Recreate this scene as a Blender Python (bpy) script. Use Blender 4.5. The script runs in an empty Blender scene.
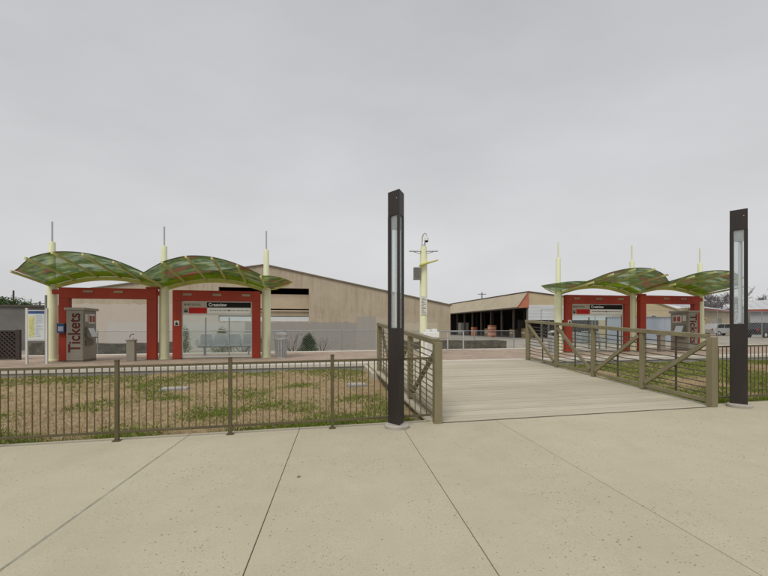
import bpy, math, random
from mathutils import Vector, Matrix
random.seed(7)
R = math.radians
S = bpy.context.scene
COL = S.collection
EYE = 1.55
F = 415.0
ANG = math.atan(0.2)                    # the platform, fence and bridge all run at this angle
CA, SA = math.cos(ANG), math.sin(ANG)
def U(px): return (px - 384.0) / F
def gz(x): return 0.0117 * x            # sidewalk plane, climbs gently to the right
def pz(x): return 0.43 + 0.004 * x      # station platform level
def PW(s, d, h=0.0):                    # platform frame -> world
    x = s * CA - d * SA; y = 16.73 + s * SA + d * CA
    return Vector((x, y, pz(x) + h))
# ------------------------------------------------------------------ materials
def nt(name):
    m = bpy.data.materials.new(name); m.use_nodes = True
    n = m.node_tree.nodes; l = m.node_tree.links
    return m, n, l, n['Principled BSDF']
def N(n, t, **kw):
    o = n.new(t)
    for k, v in kw.items():
        if k.startswith('i_'): o.inputs[k[2:].replace('_', ' ')].default_value = v
        else: setattr(o, k, v)
    return o
def ramp(n, stops, interp='LINEAR'):
    r = n.new('ShaderNodeValToRGB'); r.color_ramp.interpolation = interp
    e = r.color_ramp.elements
    while len(e) < len(stops): e.new(0.5)
    for q, (p, c) in zip(e, stops):
        q.position = p; q.color = (c[0], c[1], c[2], 1) if not isinstance(c, (int, float)) else (c, c, c, 1)
    return r
def mixc(n, l, fac, a, b, mode='MIX'):
    m = n.new('ShaderNodeMix'); m.data_type = 'RGBA'; m.blend_type = mode
    for sock, v in ((m.inputs[0], fac), (m.inputs[6], a), (m.inputs[7], b)):
        if hasattr(v, 'links') or hasattr(v, 'is_linked'): l.new(v, sock)
        elif isinstance(v, (int, float)): sock.default_value = v
        else: sock.default_value = (v[0], v[1], v[2], 1)
    return m.outputs[2]
def math_(n, l, op, a, b=None, clamp=False):
    m = n.new('ShaderNodeMath'); m.operation = op; m.use_clamp = clamp
    for i, v in enumerate((a, b)):
        if v is None: continue
        if isinstance(v, (int, float)): m.inputs[i].default_value = v
        else: l.new(v, m.inputs[i])
    return m.outputs[0]
def coords(n, l, kind='Object', scale=(1, 1, 1), rot=0.0):
    if kind == 'World':
        src = n.new('ShaderNodeNewGeometry').outputs['Position']
    else: src = n.new('ShaderNodeTexCoord').outputs[kind]
    mp = n.new('ShaderNodeMapping'); mp.inputs['Scale'].default_value = scale
    mp.inputs['Rotation'].default_value = (0, 0, rot)
    l.new(src, mp.inputs[0]); return mp.outputs[0]
def noise(n, l, vec, scale, detail=4, rough=0.6):
    t = N(n, 'ShaderNodeTexNoise'); t.inputs['Scale'].default_value = scale
    t.inputs['Detail'].default_value = detail; t.inputs['Roughness'].default_value = rough
    l.new(vec, t.inputs['Vector']); return t.outputs['Fac']
def bump(n, l, b, h, strength=0.3, dist=0.02):
    k = n.new('ShaderNodeBump'); k.inputs['Strength'].default_value = strength; k.inputs['Distance'].default_value = dist
    l.new(h, k.inputs['Height']); l.new(k.outputs[0], b.inputs['Normal'])
def paint(name, c, rough=0.5, var=0.18, scale=2.5, metal=0.0, bmp=0.05, streak=False, dirt=None):
    m, n, l, b = nt(name)
    v = coords(n, l, 'World', (1, 1, 0.25) if streak else (1, 1, 1))
    f = noise(n, l, v, scale, 6); f2 = noise(n, l, v, scale * 14, 3)
    r = ramp(n, [(0.3, [q * (1 - var) for q in c]), (0.7, [min(1, q * (1 + var)) for q in c])]); l.new(f, r.inputs[0])
    out = r.outputs[0]
    if dirt:
        g = ramp(n, [(0.52, 0), (0.75, 0.55)]); l.new(noise(n, l, v, scale * 2.7, 8, 0.7), g.inputs[0])
        out = mixc(n, l, g.outputs[0], out, dirt)
    l.new(out, b.inputs['Base Color']); b.inputs['Roughness'].default_value = rough; b.inputs['Metallic'].default_value = metal
    if bmp: bump(n, l, b, f2, bmp, 0.01)
    return m
M = {}
M['cream'] = paint('cream_paint', (0.78, 0.80, 0.54), 0.5, 0.06, 1.5, dirt=(0.62, 0.62, 0.42), streak=True)
M['lime'] = paint('lime_paint', (0.60, 0.60, 0.14), 0.45, 0.12, 2)
M['edgegreen'] = paint('edge_green', (0.05, 0.075, 0.02), 0.5, 0.12, 2)
M['rib'] = paint('rib_paint', (0.56, 0.58, 0.25), 0.45, 0.15, 2)
M['red'] = paint('red_paint', (0.35, 0.030, 0.008), 0.62, 0.22, 1.2, dirt=(0.22, 0.025, 0.014), streak=True)
M['fixture'] = paint('fixture_metal', (0.30, 0.20, 0.13), 0.4, 0.1)
M['olive'] = paint('olive_railing', (0.215, 0.188, 0.108), 0.6, 0.15, 2, dirt=(0.14, 0.12, 0.07), streak=True)
M['bar'] = paint('railing_bar', (0.10, 0.085, 0.055), 0.5, 0.15)
M['fence'] = paint('bronze_fence', (0.105, 0.086, 0.040), 0.6, 0.2, 3, dirt=(0.07, 0.05, 0.022))
M['lampbrown'] = paint('lamp_brown', (0.020, 0.0145, 0.012), 0.55, 0.3, 2.2, dirt=(0.034, 0.025, 0.02), streak=True)
M['white'] = paint('white_paint', (0.78, 0.78, 0.76), 0.5, 0.04)
M['plate'] = paint('pale_plate', (0.62, 0.62, 0.58), 0.5, 0.05)
M['black'] = paint('black_sign', (0.006, 0.006, 0.006), 0.9, 0.1)
M['signred'] = paint('sign_red', (0.46, 0.010, 0.010), 0.8, 0.08)
M['signtan'] = paint('sign_tan', (0.42, 0.38, 0.29), 0.45, 0.06)
M['maroon'] = paint('maroon_lettering', (0.085, 0.012, 0.010), 0.8, 0.1)
M['tvm'] = paint('machine_steel', (0.30, 0.275, 0.22), 0.42, 0.08, 2, metal=0.25)
M['tvmdark'] = paint('machine_dark', (0.14, 0.125, 0.105), 0.45, 0.1)
M['tvmface'] = paint('machine_face', (0.24, 0.22, 0.18), 0.45, 0.08)
M['steel'] = paint('galvanised', (0.50, 0.51, 0.51), 0.42, 0.12, 4, metal=0.3)
M['steeldull'] = paint('dull_steel', (0.30, 0.31, 0.31), 0.5, 0.15, 4, metal=0.2)
M['seatgrey'] = paint('seat_grey', (0.52, 0.55, 0.56), 0.6, 0.08)
M['seatlight'] = paint('seat_light', (0.78, 0.80, 0.80), 0.5, 0.05)
M['blue'] = paint('blue_sign', (0.03, 0.075, 0.22), 0.4, 0.1)
M['mapyellow'] = paint('map_yellow', (0.60, 0.58, 0.22), 0.5, 0.15, 9)
M['mapwhite'] = paint('map_white', (0.62, 0.66, 0.68), 0.4, 0.06, 9)
M['mapgrey'] = paint('map_grey', (0.35, 0.40, 0.46), 0.4, 0.1, 9)
M['salmon'] = paint('salmon_paint', (0.48, 0.17, 0.095), 0.6, 0.12)
M['orange'] = paint('orange_paint', (0.55, 0.19, 0.09), 0.5, 0.1)
M['wood'] = paint('pallet_wood', (0.36, 0.24, 0.12), 0.7, 0.2, 3)
M['darkwood'] = paint('lattice_wood', (0.045, 0.032, 0.026), 0.7, 0.25, 3)
M['roofgrey'] = paint('roof_grey', (0.50, 0.51, 0.53), 0.5, 0.08, 0.6, streak=True)
M['rooftan'] = paint('roof_tan', (0.42, 0.36, 0.25), 0.6, 0.1, 0.8)
M['trimbrown'] = paint('trim_brown', (0.09, 0.07, 0.055), 0.6, 0.2)
M['rooffascia'] = paint('roof_fascia', (0.20, 0.17, 0.13), 0.7, 0.2)
M['trimred'] = paint('trim_red', (0.30, 0.08, 0.05), 0.6, 0.15)
M['wallwhite'] = paint('wall_white', (0.60, 0.62, 0.63), 0.55, 0.06, 1.0)
M['walltan'] = paint('wall_tan', (0.50, 0.41, 0.26), 0.7, 0.10, 0.7, dirt=(0.40, 0.32, 0.2))
M['wallgrey'] = paint('wall_grey', (0.155, 0.15, 0.14), 0.8, 0.2, 0.5, dirt=(0.10, 0.10, 0.09))
M['shedgrey'] = paint('shed_grey', (0.34, 0.35, 0.36), 0.7, 0.1)
M['inside'] = paint('dark_interior', (0.030, 0.028, 0.026), 0.9, 0.4, 0.8)  # near-black colour stands in for the shade inside recess and bays
M['innerband'] = paint('inner_band', (0.46, 0.37, 0.26), 0.7, 0.12, 1.0)
M['bark'] = paint('bark', (0.085, 0.07, 0.06), 0.9, 0.3, 4)
M['twig'] = paint('twig', (0.19, 0.17, 0.175), 0.9, 0.25, 1)
M['rubber'] = paint('rubber', (0.02, 0.02, 0.02), 0.8, 0.2)
M['carblack'] = paint('car_black', (0.02, 0.022, 0.026), 0.25, 0.1)
M['carwhite'] = paint('car_white', (0.42, 0.43, 0.44), 0.3, 0.05)
M['carglass'] = paint('car_glass', (0.02, 0.025, 0.03), 0.1, 0.1)
M['padconc'] = paint('pad_concrete', (0.40, 0.375, 0.33), 0.85, 0.12, 5, bmp=0.2, dirt=(0.28, 0.26, 0.22))

def concrete():
    m, n, l, b = nt('sidewalk_concrete')
    v = coords(n, l, 'World')
    big = noise(n, l, v, 0.45, 5, 0.55); mid = noise(n, l, v, 2.3, 7, 0.65); fine = noise(n, l, v, 90, 3, 0.6)
    c = ramp(n, [(0.3, (0.440, 0.397, 0.288)), (0.7, (0.525, 0.478, 0.358))]); l.new(mixc(n, l, 0.45, big, mid), c.inputs[0])
    grain = ramp(n, [(0.25, 0.80), (0.75, 1.13)]); l.new(fine, grain.inputs[0])
    col = mixc(n, l, 0.75, c.outputs[0], grain.outputs[0], 'MULTIPLY')
    # faint brushed-out stains
    st = ramp(n, [(0.54, 0), (0.72, 0.42)]); l.new(noise(n, l, coords(n, l, 'World', (1.0, 0.55, 1)), 1.15, 8, 0.68), st.inputs[0])
    col = mixc(n, l, st.outputs[0], col, (0.395, 0.343, 0.230))
    isl = n.new('ShaderNodeNewGeometry'); ir = ramp(n, [(0, (0.97, 0.97, 0.975)), (1, (1.025, 1.02, 1.015))]); l.new(isl.outputs['Random Per Island'], ir.inputs[0])
    col = mixc(n, l, 1.0, col, ir.outputs[0], 'MULTIPLY')
    # dark chipped pits, clustered
    h = None
    for sc, th, seed in ((27, 0.31, 0), (46, 0.34, 3)):
        vo = N(n, 'ShaderNodeTexVoronoi'); vo.inputs['Scale'].default_value = sc; vo.inputs['Randomness'].default_value = 1
        wob = N(n, 'ShaderNodeTexNoise'); wob.inputs['Scale'].default_value = 60; l.new(v, wob.inputs['Vector'])
        sub = n.new('ShaderNodeVectorMath'); sub.operation = 'SUBTRACT'; l.new(wob.outputs['Color'], sub.inputs[0]); sub.inputs[1].default_value = (.5, .5, .5)
        scl = n.new('ShaderNodeVectorMath'); scl.operation = 'SCALE'; l.new(sub.outputs[0], scl.inputs[0]); scl.inputs['Scale'].default_value = 0.016
        add = n.new('ShaderNodeVectorMath'); add.operation = 'ADD'; l.new(v, add.inputs[0]); l.new(scl.outputs[0], add.inputs[1])
        add2 = n.new('ShaderNodeVectorMath'); add2.operation = 'ADD'; l.new(add.outputs[0], add2.inputs[0]); add2.inputs[1].default_value = (seed, seed * 2, 0)
        l.new(add2.outputs[0], vo.inputs['Vector'])
        sep = n.new('ShaderNodeSeparateColor'); l.new(vo.outputs['Color'], sep.inputs[0])
        keep = math_(n, l, 'GREATER_THAN', sep.outputs[0], 0.56)
        clus = ramp(n, [(0.40, 0.25), (0.60, 1.0)]); l.new(noise(n, l, v, 0.8 + seed * 0.2, 3), clus.inputs[0])
        size = math_(n, l, 'MULTIPLY', sep.outputs[1], math_(n, l, 'MULTIPLY', clus.outputs[0], th))
        pit = math_(n, l, 'MULTIPLY', keep, math_(n, l, 'LESS_THAN', vo.outputs['Distance'], size))
        h = pit if h is None else math_(n, l, 'MAXIMUM', h, pit)
    col = mixc(n, l, math_(n, l, 'MULTIPLY', h, 0.66), col, (0.14, 0.095, 0.05))
    l.new(col, b.inputs['Base Color']); b.inputs['Roughness'].default_value = 0.88
    hh = math_(n, l, 'SUBTRACT', math_(n, l, 'MULTIPLY', fine, 0.25), h)
    bump(n, l, b, hh, 0.35, 0.004)
    return m
M['concrete'] = concrete()
M['edgeconc'] = paint('edge_concrete', (0.56, 0.53, 0.47), 0.8, 0.08, 2, bmp=0.1, dirt=(0.42, 0.38, 0.31))
M['curbgrey'] = paint('curb_grey', (0.27, 0.265, 0.255), 0.85, 0.15, 2.5, bmp=0.15, dirt=(0.17, 0.16, 0.14))
M['rawconc'] = paint('raw_concrete', (0.50, 0.46, 0.37), 0.9, 0.18, 3, bmp=0.3, dirt=(0.26, 0.22, 0.16))
M['sealant'] = paint('joint_sealant', (0.31, 0.305, 0.235), 0.85, 0.25, 8)
M['jointfill'] = paint('joint_dirt', (0.11, 0.09, 0.062), 0.95, 0.3, 6)

def pavers():
    m, n, l, b = nt('paver_brick')
    v = coords(n, l, 'World', (1, 1, 1), -ANG)
    br = N(n, 'ShaderNodeTexBrick'); br.offset = 0.5
    br.inputs['Scale'].default_value = 1.0; br.inputs['Brick Width'].default_value = 0.22; br.inputs['Row Height'].default_value = 0.11
    br.inputs['Mortar Size'].default_value = 0.006
    br.inputs['Color1'].default_value = (0.34, 0.245, 0.18, 1); br.inputs['Color2'].default_value = (0.47, 0.37, 0.285, 1); br.inputs['Mortar'].default_value = (0.25, 0.20, 0.15, 1)
    l.new(v, br.inputs['Vector'])
    f = ramp(n, [(0.35, 0.82), (0.7, 1.12)]); l.new(noise(n, l, v, 1.3, 6), f.inputs[0])
    l.new(mixc(n, l, 1.0, br.outputs['Color'], f.outputs[0], 'MULTIPLY'), b.inputs['Base Color']); b.inputs['Roughness'].default_value = 0.85
    return m
M['paver'] = pavers()

def island(name, stops, rough=0.7, nscale=8, stain=None, stretch=(1, 1, 1), spec=None, grain=0.2):
    m, n, l, b = nt(name)
    g = n.new('ShaderNodeNewGeometry'); r = ramp(n, stops); l.new(g.outputs['Random Per Island'], r.inputs[0])
    v = coords(n, l, 'World', stretch, -ANG)
    f = ramp(n, [(0.3, 1 - grain), (0.7, 1 + grain * .8)]); l.new(noise(n, l, v, nscale, 6), f.inputs[0])
    col = mixc(n, l, 1.0, r.outputs[0], f.outputs[0], 'MULTIPLY')
    if stain:
        s = ramp(n, [(0.47, 0), (0.68, 0.62)]); l.new(noise(n, l, coords(n, l, 'World', (0.5, 1.1, 1), -ANG), 0.75, 7, 0.62), s.inputs[0])
        col = mixc(n, l, s.outputs[0], col, stain)
    l.new(col, b.inputs['Base Color']); b.inputs['Roughness'].default_value = rough
    if spec is not None: b.inputs['Specular IOR Level'].default_value = spec
    return m
M['deck'] = island('deck_planks', [(0, (0.43, 0.39, 0.295)), (1, (0.515, 0.47, 0.365))], 0.85, 3, (0.375, 0.335, 0.25), (0.5, 6, 1), grain=.09)
M['drygrass'] = island('dry_grass', [(0, (0.22, 0.145, 0.07)), (0.5, (0.39, 0.29, 0.155)), (1, (0.54, 0.43, 0.26))], 0.85, 2, spec=0.15)
M['greengrass'] = island('green_grass', [(0, (0.07, 0.12, 0.012)), (0.6, (0.15, 0.22, 0.025)), (1, (0.27, 0.31, 0.05))], 0.8, 2, spec=0.15)
M['leafdark'] = island('shrub_leaf', [(0, (0.025, 0.055, 0.016)), (1, (0.09, 0.15, 0.035))], 0.7, 2, spec=0.2)
M['leafolive'] = island('shrub_leaf_olive', [(0, (0.08, 0.11, 0.02)), (1, (0.21, 0.24, 0.06))], 0.7, 2, spec=0.2)

def lawn():
    m, n, l, b = nt('lawn_soil')
    v = coords(n, l, 'World')
    c = ramp(n, [(0.3, (0.22, 0.145, 0.075)), (0.5, (0.36, 0.265, 0.145)), (0.72, (0.46, 0.355, 0.205))]); l.new(noise(n, l, v, 6, 8, 0.7), c.inputs[0])
    g = ramp(n, [(0.56, 0), (0.68, 0.5)]); l.new(noise(n, l, v, 0.9, 6, 0.65), g.inputs[0])
    col = mixc(n, l, g.outputs[0], c.outputs[0], (0.13, 0.155, 0.03))
    l.new(col, b.inputs['Base Color']); b.inputs['Roughness'].default_value = 0.95
    bump(n, l, b, noise(n, l, v, 35, 5, 0.7), 0.8, 0.03)
    return m
M['lawn'] = lawn()
def gravel():
    m, n, l, b = nt('gravel_lot')
    v = coords(n, l, 'World')
    c = ramp(n, [(0.3, (0.22, 0.20, 0.17)), (0.7, (0.40, 0.37, 0.31))]); l.new(noise(n, l, v, 0.5, 8, 0.7), c.inputs[0])
    l.new(c.outputs[0], b.inputs['Base Color']); b.inputs['Roughness'].default_value = 0.95
    return m
M['gravel'] = gravel()
def stonewall():
    m, n, l, b = nt('old_block_wall')
    v = coords(n, l, 'World')
    c = ramp(n, [(0.32, (0.055, 0.052, 0.042)), (0.55, (0.13, 0.12, 0.095)), (0.75, (0.22, 0.20, 0.16))]); l.new(noise(n, l, v, 3.2, 8, 0.72), c.inputs[0])
    l.new(c.outputs[0], b.inputs['Base Color']); b.inputs['Roughness'].default_value = 0.95
    bump(n, l, b, noise(n, l, v, 9, 5), 0.6, 0.05)
    return m
M['blockwall'] = stonewall()

def warehouse_wall():
    # weathered tan concrete with a band of grey cover-up paint along its foot (object space of the wall)
    m, n, l, b = nt('warehouse_concrete')
    v = coords(n, l, 'Object'); sx = n.new('ShaderNodeSeparateXYZ'); l.new(v, sx.inputs[0])
    x, z = sx.outputs[0], sx.outputs[2]
    base = ramp(n, [(0.3, (0.40, 0.335, 0.245)), (0.7, (0.485, 0.42, 0.32))]); l.new(noise(n, l, v, 0.6, 7, 0.65), base.inputs[0])
    vs = coords(n, l, 'Object', (3.0, 1, 0.35))
    s = ramp(n, [(0.48, 0), (0.72, 0.7)]); l.new(noise(n, l, vs, 0.9, 8, 0.72), s.inputs[0])
    col = mixc(n, l, s.outputs[0], base.outputs[0], (0.30, 0.22, 0.14))
    s2 = ramp(n, [(0.56, 0), (0.66, 0.5)]); l.new(noise(n, l, coords(n, l, 'Object', (4.5, 1, 0.8)), 0.8, 9, 0.75), s2.inputs[0])
    col = mixc(n, l, s2.outputs[0], col, (0.26, 0.175, 0.105))
    wob = math_(n, l, 'MULTIPLY', math_(n, l, 'SUBTRACT', noise(n, l, v, 1.6, 6), 0.5), 0.55)
    zz = math_(n, l, 'ADD', z, wob)
    def band(x0, x1, zt, c, colr):
        k = math_(n, l, 'MULTIPLY', math_(n, l, 'GREATER_THAN', x, x0), math_(n, l, 'LESS_THAN', x, x1))
        k = math_(n, l, 'MULTIPLY', k, math_(n, l, 'LESS_THAN', zz, zt))
        return mixc(n, l, math_(n, l, 'MULTIPLY', k, 0.82), c, colr)
    fade = ramp(n, [(0.3, (0.34, 0.315, 0.285)), (0.7, (0.41, 0.385, 0.355))]); l.new(noise(n, l, v, 0.35, 4), fade.inputs[0])
    col = band(-21, -11.3, 3.05, col, (0.52, 0.465, 0.40))
    col = band(-18, -9.6, 1.9, col, (0.50, 0.475, 0.45))
    col = band(-9.6, -2.0, 1.92, col, (0.29, 0.28, 0.27))
    col = band(-2.0, -0.6, 2.35, col, (0.33, 0.315, 0.30))
    col = band(-0.6, 0.35, 2.3, col, (0.46, 0.40, 0.31))
    col = band(0.35, 4.0, 1.9, col, (0.50, 0.44, 0.34))
    l.new(col, b.inputs['Base Color']); b.inputs['Roughness'].default_value = 0.9
    bump(n, l, b, noise(n, l, v, 5, 6), 0.3, 0.02)
    return m
M['warehouse'] = warehouse_wall()

def corrug():
    m, n, l, b = nt('corrugated_blue')
    v = coords(n, l, 'World', (1, 1, 1), -ANG)
    c = ramp(n, [(0.3, (0.33, 0.37, 0.43)), (0.7, (0.44, 0.48, 0.54))]); l.new(noise(n, l, coords(n, l, 'World', (1, 1, 0.2), -ANG), 1.1, 5), c.inputs[0])
    l.new(c.outputs[0], b.inputs['Base Color']); b.inputs['Roughness'].default_value = 0.45; b.inputs['Metallic'].default_value = 0.2
    return m
M['corrug'] = corrug()

def canopy_film():
    # printed leaf film laminated in glass: green with lime, maroon and clear areas, lets the sky glow through
    m, n, l, b = nt('canopy_leaf_film')
    v = coords(n, l, 'World')
    w = n.new('ShaderNodeMapping'); w.inputs['Rotation'].default_value = (0, 0, 0.6); w.inputs['Scale'].default_value = (0.9, 1.8, 1.0); l.new(v, w.inputs[0])
    a = noise(n, l, w.outputs[0], 1.0, 5, 0.6); k = noise(n, l, w.outputs[0], 3.0, 4, 0.55)
    c = ramp(n, [(0.32, (0.020, 0.042, 0.007)), (0.45, (0.048, 0.092, 0.010)), (0.60, (0.105, 0.17, 0.016)), (0.76, (0.25, 0.33, 0.04))]); l.new(k, c.inputs[0])
    r = ramp(n, [(0.55, 0), (0.61, 0.9)]); l.new(a, r.inputs[0])
    col = mixc(n, l, r.outputs[0], c.outputs[0], (0.24, 0.045, 0.025))
    cl = ramp(n, [(0.34, 0.55), (0.43, 0.0)]); l.new(a, cl.inputs[0])
    col = mixc(n, l, cl.outputs[0], col, (0.10, 0.12, 0.11))
    tr = n.new('ShaderNodeBsdfTranslucent'); l.new(col, tr.inputs[0])
    df = n.new('ShaderNodeBsdfDiffuse'); l.new(col, df.inputs[0])
    gl = n.new('ShaderNodeBsdfGlossy'); gl.inputs['Roughness'].default_value = 0.12; gl.inputs[0].default_value = (0.8, 0.8, 0.8, 1)
    tp = n.new('ShaderNodeBsdfTransparent'); tp.inputs[0].default_value = (0.60, 0.69, 0.48, 1)
    m1 = n.new('ShaderNodeMixShader'); m1.inputs[0].default_value = 0.45; l.new(tr.outputs[0], m1.inputs[1]); l.new(df.outputs[0], m1.inputs[2])
    m2 = n.new('ShaderNodeMixShader'); m2.inputs[0].default_value = 0.07; l.new(m1.outputs[0], m2.inputs[1]); l.new(gl.outputs[0], m2.inputs[2])
    tf = ramp(n, [(0.34, 0.58), (0.48, 0.10)]); l.new(a, tf.inputs[0])
    m3 = n.new('ShaderNodeMixShader'); l.new(tf.outputs[0], m3.inputs[0]); l.new(m2.outputs[0], m3.inputs[1]); l.new(tp.outputs[0], m3.inputs[2])
    l.new(m3.outputs[0], n['Material Output'].inputs[0])
    return m
M['film'] = canopy_film()
def lime_film():
    m, n, l, b = nt('lime_web_film')
    c = ramp(n, [(0.3, (0.26, 0.42, 0.03)), (0.7, (0.42, 0.58, 0.06))]); l.new(noise(n, l, coords(n, l, 'World'), 3, 4), c.inputs[0])
    tr = n.new('ShaderNodeBsdfTranslucent'); l.new(c.outputs[0], tr.inputs[0]); df = n.new('ShaderNodeBsdfDiffuse'); l.new(c.outputs[0], df.inputs[0])
    mx = n.new('ShaderNodeMixShader'); mx.inputs[0].default_value = 0.5; l.new(tr.outputs[0], mx.inputs[1]); l.new(df.outputs[0], mx.inputs[2])
    l.new(mx.outputs[0], n['Material Output'].inputs[0]); return m
M['limefilm'] = lime_film()
def glass(name, tint, gloss=0.12, diff=0.0, dcol=(0.6, 0.65, 0.66)):
    m, n, l, b = nt(name)
    tp = n.new('ShaderNodeBsdfTransparent'); tp.inputs[0].default_value = (*tint, 1)
    gl = n.new('ShaderNodeBsdfGlossy'); gl.inputs['Roughness'].default_value = 0.04
    df = n.new('ShaderNodeBsdfDiffuse'); df.inputs[0].default_value = (*dcol, 1)
    m1 = n.new('ShaderNodeMixShader'); m1.inputs[0].default_value = gloss; l.new(tp.outputs[0], m1.inputs[1]); l.new(gl.outputs[0], m1.inputs[2])
    m2 = n.new('ShaderNodeMixShader'); m2.inputs[0].default_value = diff; l.new(m1.outputs[0], m2.inputs[1]); l.new(df.outputs[0], m2.inputs[2])
    l.new(m2.outputs[0], n['Material Output'].inputs[0])
    return m
M['glass'] = glass('clear_glass', (0.93, 0.97, 0.96), 0.05, 0.025)
M['lampglass'] = glass('lamp_glass', (0.96, 0.98, 0.98), 0.07, 0.10, (0.75, 0.80, 0.82))
M['frosted'] = paint('frosted_tube', (0.72, 0.75, 0.76), 0.3, 0.05)

# ------------------------------------------------------------------ mesh helpers
class MB:
    def __init__(s): s.v = []; s.f = []
    def add(s, vs, fs):
        o = len(s.v); s.v += [tuple(p) for p in vs]; s.f += [tuple(i + o for i in f) for f in fs]; return s
    def hexa(s, p):     # 4 bottom (ccw) + 4 top
        return s.add(p, [(3, 2, 1, 0), (4, 5, 6, 7), (0, 1, 5, 4), (1, 2, 6, 5), (2, 3, 7, 6), (3, 0, 4, 7)])
    def box(s, x0, x1, y0, y1, z0, z1):
        x0, x1 = min(x0, x1), max(x0, x1)
        return s.hexa([(x0, y0, z0), (x1, y0, z0), (x1, y1, z0), (x0, y1, z0), (x0, y0, z1), (x1, y0, z1), (x1, y1, z1), (x0, y1, z1)])
    def bar(s, a, b, w, h, up=(0, 0, 1)):       # rectangular bar from a to b
        a, b = Vector(a), Vector(b); t = (b - a).normalized(); up = Vector(up)
        if abs(t.dot(up)) > 0.99: up = Vector((0, 1, 0))
        sd = t.cross(up).normalized() * w / 2; u = sd.cross(t).normalized() * h / 2
        return s.hexa([a - sd - u, a + sd - u, b + sd - u, b - sd - u, a - sd + u, a + sd + u, b + sd + u, b - sd + u])
    def tube(s, pts, r, n=8, cap=True):
        pts = [Vector(p) for p in pts]; rs = r if isinstance(r, (list, tuple)) else [r] * len(pts)
        o = len(s.v); ref = None
        for i, p in enumerate(pts):
            t = (pts[min(i + 1, len(pts) - 1)] - pts[max(i - 1, 0)]).normalized()
            if ref is None: ref = Vector((0, 0, 1)) if abs(t.z) < 0.9 else Vector((1, 0, 0))
            a = t.cross(ref).normalized(); b = a.cross(t).normalized(); ref = b
            for k in range(n):
                q = 2 * math.pi * k / n; s.v.append(tuple(p + (a * math.cos(q) + b * math.sin(q)) * rs[i]))
        for i in range(len(pts) - 1):
            for k in range(n):
                s.f.append((o + i * n + k, o + i * n + (k + 1) % n, o + (i + 1) * n + (k + 1) % n, o + (i + 1) * n + k))
        if cap:
            s.f.append(tuple(o + k for k in range(n))[::-1]); e = o + (len(pts) - 1) * n; s.f.append(tuple(e + k for k in range(n)))
        return s
    def lathe(s, prof, n=24, c=(0, 0)):
        o = len(s.v)
        for r, z in prof:
            for k in range(n):
                q = 2 * math.pi * k / n; s.v.append((c[0] + r * math.cos(q), c[1] + r * math.sin(q), z))
        for i in range(len(prof) - 1):
            for k in range(n): s.f.append((o + i * n + k, o + i * n + (k + 1) % n, o + (i + 1) * n + (k + 1) % n, o + (i + 1) * n + k))
        s.f.append(tuple(o + k for k in range(n))[::-1]); e = o + (len(prof) - 1) * n; s.f.append(tuple(e + k for k in range(n)))
        return s
    def prism(s, poly, z0, z1):
        n = len(poly); vs = [(p[0], p[1], z0) for p in poly] + [(p[0], p[1], z1) for p in poly]
        fs = [tuple(range(n))[::-1], tuple(range(n, 2 * n))] + [(i, (i + 1) % n, n + (i + 1) % n, n + i) for i in range(n)]
        return s.add(vs, fs)
    def build(s, name, mat, parent=None, world=False, bevel=0, smooth=False, solid=0):
        vs = s.v
        if world and parent is not None:
            inv = (Matrix.Translation(parent.location) @ Matrix.Rotation(parent.rotation_euler.z, 4, 'Z')).inverted()
            vs = [tuple(inv @ Vector(p)) for p in vs]
        me = bpy.data.meshes.new(name); me.from_pydata(vs, [], s.f); me.update()
        me.materials.append(mat)
        if smooth:
            me.polygons.foreach_set('use_smooth', [True] * len(me.polygons)); me.set_sharp_from_angle(angle=R(40))
        o = bpy.data.objects.new(name, me); COL.objects.link(o)
        if parent is not None: o.parent = parent
        if solid:
            q = o.modifiers.new('thick', 'SOLIDIFY'); q.thickness = solid; q.offset = 0
        if bevel:
            q = o.modifiers.new('bevel', 'BEVEL'); q.width = bevel; q.segments = 2; q.limit_method = 'ANGLE'
        return o
def tag(o, label=None, cat=None, group=None, kind=None):
    if label: o['label'] = label
    if cat: o['category'] = cat
    if group: o['group'] = group
    if kind: o['kind'] = kind
    return o
def thing(name, loc, rz, label, cat, group=None):
    o = bpy.data.objects.new(name, None); COL.objects.link(o); o.empty_display_size = 0.2
    o.location = loc; o.rotation_euler = (0, 0, rz)
    return tag(o, label, cat, group)
def copy_tree(o, parent=None):
    c = o.copy(); COL.objects.link(c)
    if parent: c.parent = parent
    for ch in list(o.children): copy_tree(ch, c)
    return c
DG = None
def lettering(text, size, mat, parent, loc, rot, name='lettering', align='LEFT', sx=1.0, ext=0.002, bold=0.0):
    cu = bpy.data.curves.new('t', 'FONT'); cu.body = text; cu.size = size; cu.extrude = ext; cu.align_x = align; cu.align_y = 'CENTER'; cu.offset = bold
    t = bpy.data.objects.new('t', cu); COL.objects.link(t)
    bpy.context.view_layer.update()
    me = bpy.data.meshes.new_from_object(t.evaluated_get(bpy.context.evaluated_depsgraph_get())); me.name = name
    bpy.data.objects.remove(t); bpy.data.curves.remove(cu)
    me.materials.clear(); me.materials.append(mat)
    o = bpy.data.objects.new(name, me); COL.objects.link(o); o.parent = parent; o.location = loc; o.rotation_euler = rot; o.scale = (sx, 1, 1)
    return o

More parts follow.
